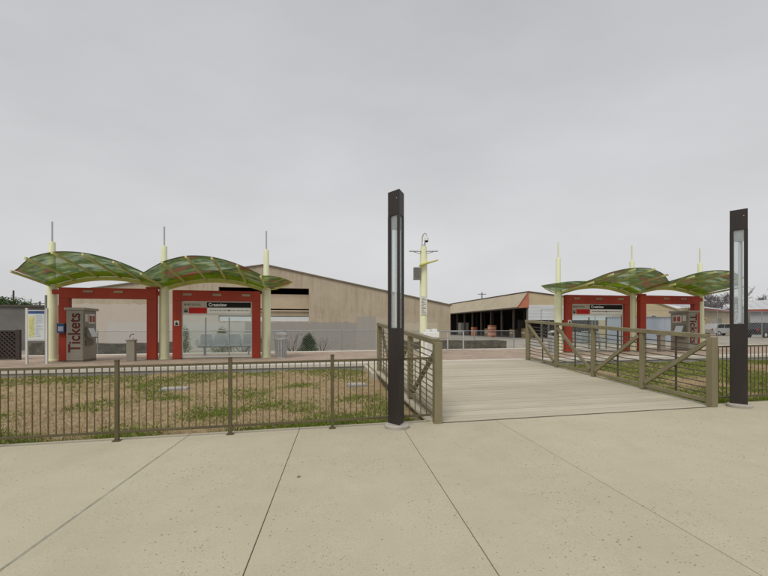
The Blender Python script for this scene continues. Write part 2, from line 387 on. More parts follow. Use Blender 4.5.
# ------------------------------------------------------------------ setting: ground
def terrain():
    xs = [-900, -300, -120, -60, -30, -15, -8, 0, 4.6, 5.4, 10, 20, 35, 60, 120, 300, 900]
    ps = [-500, -60, -8, 12, 19.6, 20.6, 24.5, 25.2, 30, 40, 60, 100, 200, 400, 900]
    def h(x, p):
        if p < 20: return -0.75
        return 0.42 if (x > 5 and p > 25) else 0.0
    mb = MB(); vs = [(x, p + 0.2 * x, h(x, p)) for p in ps for x in xs]; w = len(xs)
    mb.add(vs, [(j * w + i, j * w + i + 1, (j + 1) * w + i + 1, (j + 1) * w + i) for j in range(len(ps) - 1) for i in range(w - 1)])
    tag(mb.build('ground', M['gravel']), kind='structure')
terrain()
FENCE_P = 6.5                      # fence line: y = FENCE_P + 0.2 x
EDGE_P = 6.78                      # grass side edge of the sidewalk
PLAT_P = 13.2                      # platform front edge
BX = 0.86                                            # left rail foot
def rail_pt(side, q):                                # q metres along the bridge from the sidewalk end
    x0 = BX if side == 'l' else 6.12
    y0 = FENCE_P + 0.02 + 0.2 * x0
    return Vector((x0 - SA * q, y0 + CA * q, 0))
def sidewalk():
    mb = MB(); ts = [-26, -2.2, -.6, 1.0, 2.6, 26]; g = 0.0035
    def P(t, y): return Vector((t - 0.11 * y, y, 0))
    def hit(t):                    # where the joint line meets the sloping outer edge
        y = (EDGE_P + 0.2 * t) / (1 + 0.022); return y
    for a, b in zip(ts[:-1], ts[1:]):
        a2, b2 = a + g, b - g
        rows = [(-9, -4.6), (-4.588, None)]
        for y0, y1 in rows:
            pa0, pb0 = P(a2, y0), P(b2, y0)
            pa1, pb1 = (P(a2, y1), P(b2, y1)) if y1 is not None else (P(a2, hit(a2)), P(b2, hit(b2)))
            q = [pa0, pb0, pb1, pa1]
            for p in q: p.z = gz(p.x)
            mb.hexa([p - Vector((0, 0, 0.15)) for p in q] + q)
    o = mb.build('sidewalk', M['concrete'], bevel=0.004); tag(o, kind='structure')
    mb = MB(); q = [Vector((-30, -9, 0)), Vector((30, -9, 0)), Vector((30, EDGE_P - .02 + 6, 0)), Vector((-30, EDGE_P - .02 - 6, 0))]
    for p in q: p.z = gz(p.x) - 0.012
    mb.hexa([p - Vector((0, 0, 0.3)) for p in q] + q)
    tag(mb.build('sidewalk_bed', M['jointfill']), kind='structure')
    mb = MB(); a0, a1 = P(-2.2, -4.5), P(-2.2, hit(-2.2)); wv = Vector((.010, 0, 0))
    q = [a0 - wv, a0 + wv, a1 + wv, a1 - wv]
    for p in q: p.z = gz(p.x) + .0025
    mb.hexa([p - Vector((0, 0, .003)) for p in q] + q); tag(mb.build('joint_sealant', M['sealant']), kind='structure')
    mb = MB(); a0, a1 = rail_pt('l', -.035), rail_pt('r', -.035); b0, b1 = rail_pt('l', .013), rail_pt('r', .013); q = [a0, a1, b1, b0]
    for p in q: p.z = gz(p.x) + .004
    mb.hexa([p - Vector((0, 0, .006)) for p in q] + q); tag(mb.build('deck_joint', M['jointfill']), kind='structure')
    # ragged poured edge on the grass side
    mb = MB(); rnd = random.Random(3); pts = []
    x = -22.0
    while x < 24: pts.append((x, EDGE_P + 0.2 * x, rnd.uniform(0.06, 0.17))); x += 0.32
    def near(x): return 0.55 < x < 6.2
    for (x0, y0, w0), (x1, y1, w1) in zip(pts[:-1], pts[1:]):
        if near(x0) or near(x1): continue
        q = [Vector((x0, y0 - .02, gz(x0) + .004)), Vector((x1, y1 - .02, gz(x1) + .004)), Vector((x1, y1 + w1, gz(x1) - .045)), Vector((x0, y0 + w0, gz(x0) - .045))]
        mb.hexa([p - Vector((0, 0, 0.12)) for p in q] + q)
    tag(mb.build('sidewalk_edge', M['rawconc']), kind='structure')
sidewalk()
def lawn_z(x, p):
    t = min(1, max(0, (p - EDGE_P) / (PLAT_P - EDGE_P)))
    a = gz(x) - 0.07; b = pz(x) - 0.19
    return a + (b - a) * t - 0.10 * math.sin(math.pi * t) + 0.02 * math.sin(1.7 * x + 2.3 * p) + 0.015 * math.sin(4.1 * x - 3.7 * p)
def grass():
    mb = MB(); nx, npp = 240, 36
    vs = []
    for j in range(npp + 1):
        p = EDGE_P - 0.05 + (PLAT_P + 0.1 - EDGE_P) * j / npp
        for i in range(nx + 1):
            x = -24 + 50 * i / nx; vs.append((x, p + 0.2 * x, lawn_z(x, p)))
    w = nx + 1
    mb.add(vs, [(j * w + i, j * w + i + 1, (j + 1) * w + i + 1, (j + 1) * w + i) for j in range(npp) for i in range(nx)])
    tag(mb.build('lawn', M['lawn'], smooth=True), kind='structure')
    rnd = random.Random(11)
    def field(x, p): return (math.sin(0.83 * x + 1.1 * p) + math.sin(1.9 * x - 0.7 * p + 1.3) + math.sin(-1.1 * x + 2.7 * p + .4) + 0.8 * math.sin(3.7 * x + 3.1 * p)) / 3.8
    dry, green = MB(), MB()
    def blade(mb, x, p, h, w):
        y = p + 0.2 * x; z = lawn_z(x, p) - 0.005; a = rnd.uniform(0, 6.283); dx, dy = math.cos(a) * w, math.sin(a) * w
        lx, ly = rnd.gauss(0, .5) * h, rnd.gauss(0, .5) * h
        mb.add([(x - dx, y - dy, z), (x + dx, y + dy, z), (x + lx, y + ly, z + h)], [(0, 1, 2)])
    n = 0
    while n < 120000:
        x = rnd.uniform(-12.5, 15.5); p = EDGE_P + 0.04 + (PLAT_P - EDGE_P - .06) * rnd.random() ** 1.25
        n += 1
        if 0.6 < x + 0.2 * (p - 6.5) < 6.3: 
            if not (p > 7 and rnd.random() < 0.15): continue
        t = (p - EDGE_P) / (PLAT_P - EDGE_P)
        g = field(x, p) + max(0, .75 - 3.9 * t) + (0.55 if t > 0.84 else 0) + (0.45 if x > 5 else 0) + (0.22 if x > -1.8 and x < 0.6 else 0)
        if g > 0.27 + rnd.gauss(0, .16):
            blade(green, x, p, rnd.uniform(.03, .075) * (1.55 if t < 0.07 else 1), rnd.uniform(.004, .008))
            for _ in range(rnd.choice((1, 2, 2))): blade(green, x + rnd.gauss(0, .02), p + rnd.gauss(0, .02), rnd.uniform(.025, .07), rnd.uniform(.004, .008))
        else:
            blade(dry, x, p, rnd.uniform(.012, .06), rnd.uniform(.003, .007))
    tag(dry.build('dry_grass', M['drygrass']), 'dead tan grass covering the strip behind the fence', 'grass', kind='stuff')
    tag(green.build('green_grass', M['greengrass']), 'patches of green weeds growing through the dead grass', 'grass', kind='stuff')
grass()

# ------------------------------------------------------------------ platform
def platform():
    s0, s1 = -30, 30; d0 = (PLAT_P - 16.73) * CA; d1 = 3.75
    def slab(mb, sa, sb, da, db, h0, h1):
        b = [PW(sa, da), PW(sb, da), PW(sb, db), PW(sa, db)]
        mb.hexa([p + Vector((0, 0, h0)) for p in b] + [p + Vector((0, 0, h1)) for p in b])
    mb = MB(); slab(mb, s0, s1, d0 + 0.5, d1 - 0.55, -0.6, 0); tag(mb.build('platform_paving', M['paver']), kind='structure')
    mb = MB(); slab(mb, s0, s1, d0, d0 + 0.498, -0.10, 0.006); slab(mb, s0, s1, d1 - 0.548, d1, -0.10, 0.006)
    tag(mb.build('platform_edge', M['edgeconc'], bevel=0.01), kind='structure')
    mb = MB(); slab(mb, s0, s1, d0 + .03, d0 + 0.45, -0.7, -0.102); slab(mb, s0, s1, d1 - 0.45, d1 - .03, -0.7, -0.102)
    tag(mb.build('platform_wall', M['curbgrey']), kind='structure')
platform()

# ------------------------------------------------------------------ bridge deck and railings
def deck_z(x, y):
    p = y - 0.2 * x; t = min(1, max(0, (p - 6.5) / (PLAT_P - 6.5)))
    return gz(x) * (1 - t) + t * (pz(x) + 0.012)
def bridge():
    t = thing('footbridge', (3.4, 7.2, 0), 0, 'wide pale plank footbridge ramp from the sidewalk to the platform', 'bridge')
    mb = MB(); L = 6.55; n = 46; w = L / n
    for i in range(n):
        a0, a1 = rail_pt('l', i * w + .005 + .015), rail_pt('r', i * w + .005 + .015)
        b0, b1 = rail_pt('l', (i + 1) * w - .005 + .015), rail_pt('r', (i + 1) * w - .005 + .015)
        ext = Vector((CA, SA, 0)) * 0.12
        q = [a0 - ext, a1 + ext, b1 + ext, b0 - ext]; jit = random.uniform(-.002, .002)
        for p in q: p.z = deck_z(p.x, p.y) + 0.002 + jit
        mb.hexa([p - Vector((0, 0, .04)) for p in q] + q)
    mb.build('deck_plank', M['deck'], t, True)
    for side in 'lr':
        mb = MB(); a, b = rail_pt(side, .1), rail_pt(side, 6.5)
        a.z = deck_z(a.x, a.y) - .16; b.z = deck_z(b.x, b.y) - .16; mb.bar(a, b, .08, .22)
        mb.build('edge_beam', M['bar'], t, True)
    for q0, q1, h in ((-.06, .28, .55), (4.95, 6.5, .75)):
        mb = MB(); a0, a1, b0, b1 = rail_pt('l', q0), rail_pt('r', q0), rail_pt('l', q1), rail_pt('r', q1)
        ext = Vector((CA, SA, 0)) * 0.22; q = [a0 - ext, a1 + ext, b1 + ext, b0 - ext]
        if q0 < 0: q = [p + Vector((-SA, CA, 0)) * .09 for p in q]
        for p in q: p.z = deck_z(p.x, p.y) - .06
        mb.hexa([p - Vector((0, 0, h)) for p in q] + q); mb.build('abutment', M['rawconc'], t, True)
bridge()
def railing(side, bays, bay, label):
    base = rail_pt(side, 0); base.z = deck_z(base.x, base.y)
    t = thing('bridge_railing', base, 0, label, 'railing')
    H = 1.26; up = Vector((0, 0, 1)); fr = Vector((-SA, CA, 0)); ac = Vector((CA, SA, 0))
    def P(q, h):
        p = rail_pt(side, q); p.z = deck_z(p.x, p.y) + h; return p
    L = bays * bay
    for k in range(bays + 1):
        mb = MB(); p = P(k * bay, -0.14 if k in (0, bays) else 0.012); w = 0.064 if k == 0 else (0.06 if k == bays else .05); top = 1.30 if k == 0 else H - .002
        vs = [p - ac * w - fr * w, p + ac * w - fr * w, p + ac * w + fr * w, p - ac * w + fr * w]
        th = P(k * bay, top).z
        mb.hexa(vs + [Vector((v.x, v.y, th)) for v in vs]); mb.build('post', M['olive'], t, True, bevel=.006)
    MB().bar(P(-.07 + .15, H + .045), P(L + .09, H + .045), .13, .085).build('top_rail', M['olive'], t, True, bevel=.006)
    MB().bar(P(.08, .10), P(L, .10), .05, .07).build('bottom_rail', M['olive'], t, True, bevel=.004)
    off = ac * (0.02 if side == 'l' else -0.02)
    for k in range(bays):
        q0, q1 = k * bay + .09, (k + 1) * bay - .09
        hi = (k < (bays + 1) // 2)
        a, b = (P(q0, H - .07), P(q1, .17)) if hi else (P(q0, .17), P(q1, H - .07))
        o2 = ac * (-0.03 if side == 'r' else 0.03)
        MB().bar(a + o2, b + o2, .05, .085).build('brace', M['olive'], t, True, bevel=.004)
    for i in range(1, 11):
        h = .13 + i * (H - .16) / 11
        MB().tube([P(.05, h) - off, P(L, h) - off], .0115, 6).build('bar', M['bar'] if side == 'r' else M['olive'], t, True)  # sky sheen and backlight put into the colour: left bars lighter, right ones darker
    for k in range(bays):
        q = (k + .5) * bay
        MB().bar(P(q, .12) - off * 2.2, P(q, H) - off * 2.2, .012, .045, up=fr).build('baluster', M['bar'], t, True)
railing('l', 3, 1.68, 'olive horizontal bar railing on the left side of the footbridge, beside the near dark lamp')
railing('r', 4, 1.60, 'long olive railing with diagonal braces on the right side of the footbridge')

# ------------------------------------------------------------------ picket fences
def fence(xs, post_x, label, back=0.0, tall=1.0):
    """xs = (x0, x1) extent of rails, post_x = list of post positions along x"""
    def P(x, h, off=0.0): return Vector((x, FENCE_P + back + 0.2 * x, gz(x) + h * tall))
    t = thing('picket_fence', P(xs[0], 0), 0, label, 'fence', 'bronze picket fences along the sidewalk')
    for x in post_x:
        mb = MB(); a, b = P(x, -.02), P(x, 1.125); mb.bar(a, b, .052, .052, up=(-SA, CA, 0)); mb.build('post', M['fence'], t, True, bevel=.004)
        c = MB(); a, b = P(x, 1.126), P(x, 1.142); c.bar(a, b, .062, .062, up=(-SA, CA, 0)); c.build('post_cap', M['fence'], t, True, bevel=.004)
        f = MB(); a, b = P(x, .001), P(x, .012); f.bar(a, b, .10, .10, up=(-SA, CA, 0)); f.build('base_plate', M['fence'], t, True)
    edges = sorted(set([xs[0]] + [x for x in post_x if xs[0] < x < xs[1]] + [xs[1]]))
    for a, b in zip(edges[:-1], edges[1:]):
        MB().bar(P(a + .026, 1.045), P(b - .026, 1.045), .032, .034).build('top_rail', M['fence'], t, True, bevel=.003)
        MB().bar(P(a + .026, .125), P(b - .026, .125), .032, .034).build('bottom_rail', M['fence'], t, True, bevel=.003)
        n = max(2, round((b - a) / .0925)); mb = MB()
        for k in range(1, n):
            x = a + (b - a) * k / n
            mb.bar(P(x, .144), P(x, 1.026), .0125, .0125, up=(-SA, CA, 0))
        mb.build('picket_panel', M['fence'], t, True)
fence((-9.65, BX - .08), [-9.65, -8.18, -6.7, -5.23, -3.75, -2.27, -.80], 'bronze picket fence left of the footbridge, in front of the tan grass strip', .08)
fence((6.22, 12.0), [7.72, 9.2, 10.68], 'bronze picket fence right of the footbridge, behind the far dark lamp', .17, 1.06)

# ------------------------------------------------------------------ triangular lamps
def lamp(px, y, label, group='triangular lamp columns at the bridge'):
    x = U(px) * y
    t = thing('lamp_column', (x, y, gz(x)), 0, label, 'lamp', group)
    A = Vector((0.03, -0.145, 0)); e = .262
    B = A + Vector((math.cos(R(131)), math.sin(R(131)), 0)) * e; C = A + Vector((math.cos(R(71)), math.sin(R(71)), 0)) * e
    tri = [A, C, B]; cen = (A + B + C) / 3
    TOP, W1, W0, LOW = 3.65, 3.27, 1.54, 0.05
    MB().lathe([(.19, -.02), (.195, .045), (.18, .062), (.14, .065)], 40).build('concrete_base', M['padconc'], t, smooth=True)
    MB().prism(tri, LOW, W0).build('shaft', M['lampbrown'], t, bevel=.005)
    MB().prism(tri, W1, TOP).build('cap', M['lampbrown'], t, bevel=.005)
    for i in range(3):
        P0 = tri[i]; l1 = (tri[(i + 1) % 3] - P0).normalized(); l2 = (tri[(i + 2) % 3] - P0).normalized(); w = .052
        poly = [P0, P0 + l1 * w, P0 + l1 * w * .8 + l2 * w * .8, P0 + l2 * w]
        MB().prism(poly, W0, W1).build('corner_strip', M['lampbrown'], t)
    for i in range(3):
        P0, P1 = tri[i], tri[(i + 1) % 3]; d = (P1 - P0).normalized(); inn = (cen - (P0 + P1) / 2).normalized() * .012
        a, b = P0 + d * .05 + inn, P1 - d * .05 + inn
        MB().prism([a, b, b + inn * .4, a + inn * .4], W0, W1).build('glass_pane', M['lampglass'], t)
    for k in range(2):
        o = Vector((-.02 + .045 * k, -.015 + .02 * k, 0)) + cen
        MB().tube([o + Vector((0, 0, W0 + .02)), o + Vector((0, 0, W1 - .22))], .013, 10).build('light_tube', M['frosted'], t, smooth=True)
    MB().prism([cen + (p - cen) * .62 for p in tri], W1 - .2, W1 - .001).build('lamp_holder', M['steeldull'], t)
    for z in (3.52, ):
        q = (A + (B - A) * .22); nrm = Vector((-(B - A).y, (B - A).x, 0)).normalized()
        if nrm.dot(A - cen) < 0: nrm = -nrm
        MB().tube([q + Vector((0, 0, z)), q + nrm * .006 + Vector((0, 0, z))], .008, 8).build('bolt', M['steel'], t)
    return t
lamp(397, 6.42, 'dark brown triangular lamp column in front of the left footbridge railing')
lamp(739.5, 7.70, 'dark brown triangular lamp column at the right end of the footbridge, in front of the right fence')

# ------------------------------------------------------------------ station shelters
def shelter(s_mid, m, sp, label):
    o0 = PW(s_mid, 0)
    t = thing('station_shelter', o0, ANG, label, 'shelter', 'leaf canopy shelters on the platform')
    def L(s, d, h): return Vector((m * s, d, h))      # local: s<0 outer (ticket) bay, s>0 inner (sign) bay
    tilt = lambda h: h
    for k in (-1, 0, 1):
        s = k * sp
        c = MB().lathe([(.20, -.01), (.20, .03), (.166, .032), (.162, 2.62), (.15, 2.66), (.105, 2.80), (.100, 4.08), (.085, 4.12)], 28, (m * s, 0)).build('column', M['cream'], t, smooth=True)
        MB().tube([(m * s, 0, 4.121), (m * s, 0, 4.83)], .03, 12).build('mast', M['steel'] if m > 0 else M['cream'], c, smooth=True)
    def arch(s):                                       # height of the valley beam
        q = ((s % sp) / sp); return 2.60 + .36 * (1 - (2 * q - 1) ** 2) if abs(s) < sp + .01 else 2.6
    def length(s):
        q = (s + sp) / sp; q = q - math.floor(q + 1e-6); q = q if s < sp - 1e-4 else 1.0
        if s >= sp - 1e-4: return 2.1
        pts = [1.95, 2.55, 2.65, 2.5, 2.25, 2.1] if s < 0 else [2.1, 2.5, 2.65, 2.5, 2.25, 2.1]
        f = q * 5; i = min(4, int(f)); return pts[i] + (pts[i + 1] - pts[i]) * (f - i)
    def rise(s):
        q = (s + sp) / sp; q = q - math.floor(q + 1e-6)
        if s >= sp - 1e-4: q = 1.0
        return .26 + .15 * math.sin(math.pi * min(1, max(0, q)))
    for bay in (-1, 0):
        s0 = bay * sp; n = 30; w = 9
        mb = MB()
        for i in range(n + 1):
            q = i / n; s = s0 + q * sp; ss = min(s0 + sp - 1e-5, max(s0 + 1e-5, s))
            hh = 2.60 + .36 * (1 - (2 * q - 1) ** 2); ln = length(ss) - .10; rs = rise(ss)
            for j in range(w + 1):
                f = j / w
                mb.v.append(tuple(L(s - (.07 if i == 0 and bay == -1 else 0), -f * ln, hh + .03 + rs * (f ** .85))))
        mb.f = [(i * (w + 1) + j, i * (w + 1) + j + 1, (i + 1) * (w + 1) + j + 1, (i + 1) * (w + 1) + j) for i in range(n) for j in range(w)]
        g = mb.build('canopy', M['film'], t, smooth=True)
        # front edging bar of the leaf
        MB().tube([L(s0 + sp * i / n, -(length(min(s0 + sp - 1e-5, s0 + sp * i / n)) - .10), 2.60 + .36 * (1 - (2 * i / n - 1) ** 2) + .03 + rise(min(s0 + sp - 1e-5, s0 + sp * i / n))) for i in range(n + 1)], .016, 6).build('edge_bar', M['edgegreen'], g)
        # valley beam with its lime web
        b = MB()
        for i in range(n):
            qa, qb = i / n, (i + 1) / n
            ha, hb = [2.60 + .36 * (1 - (2 * q - 1) ** 2) for q in (qa, qb)]
            sa, sb = s0 + qa * sp, s0 + qb * sp
            b.hexa([L(sa, -.06, ha - .13), L(sb, -.06, hb - .13), L(sb, .06, hb - .13), L(sa, .06, ha - .13), L(sa, -.06, ha), L(sb, -.06, hb), L(sb, .06, hb), L(sa, .06, ha)])
        b.build('valley_beam', M['lime'], t)
        b = MB()
        for i in range(n):
            qa, qb = i / n, (i + 1) / n
            ha, hb = [2.60 + .36 * (1 - (2 * q - 1) ** 2) for q in (qa, qb)]
            sa, sb = s0 + qa * sp, s0 + qb * sp
            ra, rb = rise(min(s0 + sp - 1e-5, sa)), rise(min(s0 + sp - 1e-5, sb))
            la, lb = length(min(s0 + sp - 1e-5, sa + 1e-5)), length(min(s0 + sp - 1e-5, sb))
            f = .22
            b.add([L(sa, -.062, ha + .004), L(sb, -.062, hb + .004), L(sb, -f * lb, hb + rb * f ** .85 + .004), L(sa, -f * la, ha + ra * f ** .85 + .004)], [(0, 1, 2, 3)])
        b.build('lime_web', M['limefilm'], t)
        for k in range(6 if bay == 0 else 5):
            s = s0 + sp * k / 5; se = min(s0 + sp - 1e-5, s)
            hh = 2.60 + .36 * (1 - (2 * k / 5 - 1) ** 2); ln = length(se); rs = rise(se)
            pts = [L(s, .05 - f * (ln + .20), hh - .035 + rs * (max(0, f) ** .85)) for f in (0, .15, .35, .6, .8, 1.0)]
            r = MB()
            for a, c in zip(pts[:-1], pts[1:]): r.bar(a, c + (c - a) * .01, .05, .07)
            r.build('rib', M['rib'], t)
    # pointed leaf end past the inner column
    mb = MB(); n = 10
    base = [L(sp, -f * 2.0, 2.63 + .26 * f ** .85) for f in [i / n for i in range(n + 1)]]
    apex = L(sp + 1.0, -.25, 2.88)
    rows = 8
    for k in range(rows):
        q = k / rows
        for i, p in enumerate(base):
            e = p.lerp(apex, q); f = i / n
            bow = math.sin(math.pi * q) * (-.05 if f < .5 else .0)
            mb.v.append((e.x, e.y - math.sin(math.pi * q) * .28 * f, e.z + bow + .05 * math.sin(math.pi * q) * f))
    mb.f = [(k * (n + 1) + i, k * (n + 1) + i + 1, (k + 1) * (n + 1) + i + 1, (k + 1) * (n + 1) + i) for k in range(rows - 1) for i in range(n)]
    ai = len(mb.v); mb.v.append(tuple(apex)); mb.f += [((rows - 1) * (n + 1) + i, (rows - 1) * (n + 1) + i + 1, ai) for i in range(n)]
    le = mb.build('leaf_end', M['film'], t, smooth=True)
    MB().tube([L(sp, -.02, 2.58), L(sp + .35, -.1, 2.62), L(sp + .7, -.18, 2.73), apex], [.03, .028, .022, .012], 8).build('edge_bar', M['lime'], le, smooth=True)
    # red portal of the ticket bay
    a, b = -sp + .34, -.18; dp = (-.30, -.08)
    p = MB().box(m * a, m * b, dp[0], dp[1], 2.16, 2.53).build('portal_beam', M['red'], t, bevel=.008)
    for x in (a, b - .31):
        MB().box(m * (x - .03), m * (x + .34), dp[0] - .03, dp[1] + .03, 0, .014).build('base_plate', M['tvmdark'], t)
        MB().box(m * x, m * (x + .31), dp[0], dp[1], .015, 2.158).build('portal_leg', M['red'], t, bevel=.008)
    for x in (-sp + 1.25, -sp + 2.2):
        MB().box(m * (x - .15), m * (x + .15), dp[0] - .02, dp[0] - .003, 2.36, 2.44).build('portal_light', M['fixture'], t, bevel=.004)
    MB().box(m * (b - .34), m * (b + .07), dp[0] + .03, dp[1] - .02, 2.535, 2.60).build('bracket', M['red'], t)
    MB().box(m * (-sp + .12), m * (a - .002), dp[0] + .05, dp[1] - .05, 2.30, 2.46).build('bracket', M['red'], t)
    MB().box(m * (b + .002), m * -.12, dp[0] + .05, dp[1] - .05, 2.30, 2.46).build('bracket', M['red'], t)
    # red portal of the sign bay with sign board and glass
    a, b = .36, sp - .20
    MB().box(m * a, m * b, dp[0], dp[1], 2.12, 2.50).build('portal_beam', M['red'], t, bevel=.008)
    for x in (a, b - .29):
        MB().box(m * (x - .03), m * (x + .32), dp[0] - .03, dp[1] + .03, 0, .014).build('base_plate', M['tvmdark'], t)
        MB().box(m * x, m * (x + .29), dp[0], dp[1], .015, 2.118).build('portal_leg', M['red'], t, bevel=.008)
    for x in (a + .5, (a + b) / 2, b - .5):
        MB().box(m * (x - .15), m * (x + .15), dp[0] - .02, dp[0] - .003, 2.30, 2.39).build('portal_light', M['fixture'], t, bevel=.004)
    gx0, gx1 = sorted((m * (a + .292), m * (b - .292)))
    y0 = -.22
    MB().box(gx0 + .03, gx1 - .03, y0 + .02, y0 + .03, .12, 1.60).build('glass_screen', M['glass'], t)
    fr = MB().box(gx0, gx0 + .028, y0, y0 + .05, .05, 2.118).box(gx1 - .028, gx1, y0, y0 + .05, .05, 2.118).box(gx0 + .03, gx1 - .03, y0, y0 + .05, .06, .118)
    fr.box(gx0 + .03, gx1 - .03, y0, y0 + .05, 1.602, 1.64).build('screen_frame', M['plate'], t)
    for q in (1 / 3, 2 / 3):
        x = gx0 + (gx1 - gx0) * q
        MB().box(x - .018, x + .018, y0 - .012, y0 + .015, .12, 1.52).build('mullion', M['steeldull'] if m > 0 else M['tvmdark'], t)
    # sign board
    sx0, sx1 = gx0 + .032, gx1 - .032; W = sx1 - sx0; cut = sx0 + W * .345
    sg = MB().box(sx0, sx1, y0 + .003, y0 + .045, 1.644, 2.112).build('station_sign', M['plate'], t)
    MB().box(sx0 + .015, cut, y0 - .006, y0 + .002, 1.89, 2.075).build('logo_panel', M['signtan'], sg)
    MB().box(cut + .003, sx1 - .015, y0 - .006, y0 + .002, 1.885, 2.078).build('name_panel', M['black'], sg)
    MB().box(sx0 + .21, cut, y0 - .006, y0 + .002, 1.668, 1.880).build('red_panel', M['signred'], sg)
    MB().box(sx0 + .015, sx0 + .205, y0 - .006, y0 + .002, 1.672, 1.880).build('pictogram_panel', M['signtan'], sg)
    MB().box(sx0 + .055, sx0 + .165, y0 - .010, y0 - .0062, 1.715, 1.835).box(sx0 + .075, sx0 + .095, y0 - .010, y0 - .0062, 1.69, 1.714).box(sx0 + .125, sx0 + .145, y0 - .010, y0 - .0062, 1.69, 1.714).build('train_pictogram', M['black'], sg)
    MB().box(sx0 + .075, sx0 + .145, y0 - .013, y0 - .0102, 1.775, 1.815).build('pictogram_window', M['signtan'], sg)
    MB().box(cut + .02, sx1 - .015, y0 - .006, y0 + .002, 1.68, 1.875).build('route_panel', M['white'], sg)
    MB().box(cut + .10, sx1 - .08, y0 - .009, y0 - .0061, 1.772, 1.788).build('route_line', M['maroon'], sg)
    dots = MB()
    for k in range(9):
        x = cut + .14 + (W * .655 - .3) * k / 8; dots.tube([(x, y0 - .0062, 1.78), (x, y0 - .012, 1.78)], .03 if k == 4 else .016, 10)
    dots.build('route_stop', M['black'], sg)
    lettering('METRORAIL', .115, M['tvmdark'], sg, (sx0 + .14, y0 - .008, 1.982), (R(90), 0, 0), sx=.80, bold=.0022)
    mb = MB().tube([(sx0 + .085, y0 - .002, 1.985), (sx0 + .085, y0 - .009, 1.985)], .042, 16); mb.build('logo_disc', M['tvmdark'], sg)
    lettering('Crestview', .165, M['white'], sg, (cut + .06, y0 - .008, 1.985), (R(90), 0, 0), sx=.92, bold=.0035)
    # small square notice on the left leg of the sign portal
    lx = min(m * a, m * b); lx = lx + .145
    nb = MB().box(lx - .085, lx + .085, dp[0] - .014, dp[0] - .002, 1.22, 1.40).build('notice_plate', M['plate'], t)
    MB().tube([(lx, dp[0] - .012, 1.335), (lx, dp[0] - .018, 1.335)], .022, 10).box(lx - .045, lx + .045, dp[0] - .018, dp[0] - .0142, 1.245, 1.31).build('notice_pictogram', M['black'], nb)
    return t
SM_L, SP_L, SM_R, SP_R = -8.17, 3.59, 11.57, 3.75
shelter(SM_L, 1, SP_L, 'shelter with green leaf canopies and red portals on the platform, left of the footbridge')
shelter(SM_R, -1, SP_R, 'shelter with green leaf canopies and red portals on the platform, behind the right footbridge railing')

# ------------------------------------------------------------------ things on the platform
def ticket_machine(s, d, m, label):
    t = thing('ticket_machine', PW(s, d), ANG, label, 'ticket machine', 'ticket machines under the shelters')
    w, D = .25, .92; sg = m
    MB().box(-w, w, 0, D, .0, .06).build('plinth', M['tvmdark'], t)
    MB().box(-w, w, 0, D, .062, 1.74).build('cabinet', M['tvm'], t, bevel=.012)
    MB().box(-w - .05, w + .06, -.05, D + .06, 1.742, 1.83).build('lid', M['tvm'], t, bevel=.012)
    MB().box(-w + .03, w - .03, -.008, -.002, .12, 1.68).build('name_panel', M['tvmface'], t)
    if m > 0: lettering('Tickets', .50, M['maroon'], t, (.01, -.012, .33), (R(90), R(-90), 0), sx=.90, bold=.009)
    else: lettering('Tickets', .50, M['maroon'], t, (-.01, -.012, 1.66), (R(90), R(90), 0), sx=.90, bold=.009)
    x = sg * w
    def pb(x0, x1, ya, yb, za, zb, name, mat, bev=.006): return MB().box(x + sg * x0, x + sg * x1, ya, yb, za, zb).build(name, mat, t, bevel=bev)
    pb(.002, .012, .06, .86, .95, 1.70, 'front_panel', M['tvmface'])
    pb(.013, .022, .34, .80, 1.30, 1.62, 'fare_poster', M['white'])
    pb(.023, .026, .38, .56, 1.34, 1.58, 'poster_print', M['trimred'], 0)
    pb(.023, .026, .60, .77, 1.34, 1.58, 'poster_print', M['trimred'], 0)
    pb(.013, .020, .10, .28, 1.36, 1.62, 'coin_panel', M['plate'])
    sc = MB(); q = [(x + sg * .013, .14, .86), (x + sg * .20, .14, .80), (x + sg * .06, .14, 1.16), (x + sg * .013, .14, 1.20)]
    sc.add([(a, y, z) for y in (.14, .62) for a, _, z in q], [(0, 1, 2, 3), (7, 6, 5, 4), (0, 4, 5, 1), (1, 5, 6, 2), (2, 6, 7, 3), (3, 7, 4, 0)]); sc.build('screen_console', M['tvmdark'], t)
    s2 = MB(); s2.hexa([(x + sg * .190, .18, .84), (x + sg * .190, .56, .84), (x + sg * .205, .56, .84), (x + sg * .205, .18, .84), (x + sg * .068, .18, 1.14), (x + sg * .068, .56, 1.14), (x + sg * .083, .56, 1.14), (x + sg * .083, .18, 1.14)]); s2.build('screen', M['mapwhite'], t)
    pb(.004, .06, .16, .60, .55, .74, 'ticket_tray', M['tvmdark'])
    return t
ticket_machine(-10.72, -.73, 1, 'grey ticket machine under the left shelter, its lettering reading upwards')
ticket_machine(14.12, -.73, -1, 'grey ticket machine under the right shelter, its lettering reading downwards')

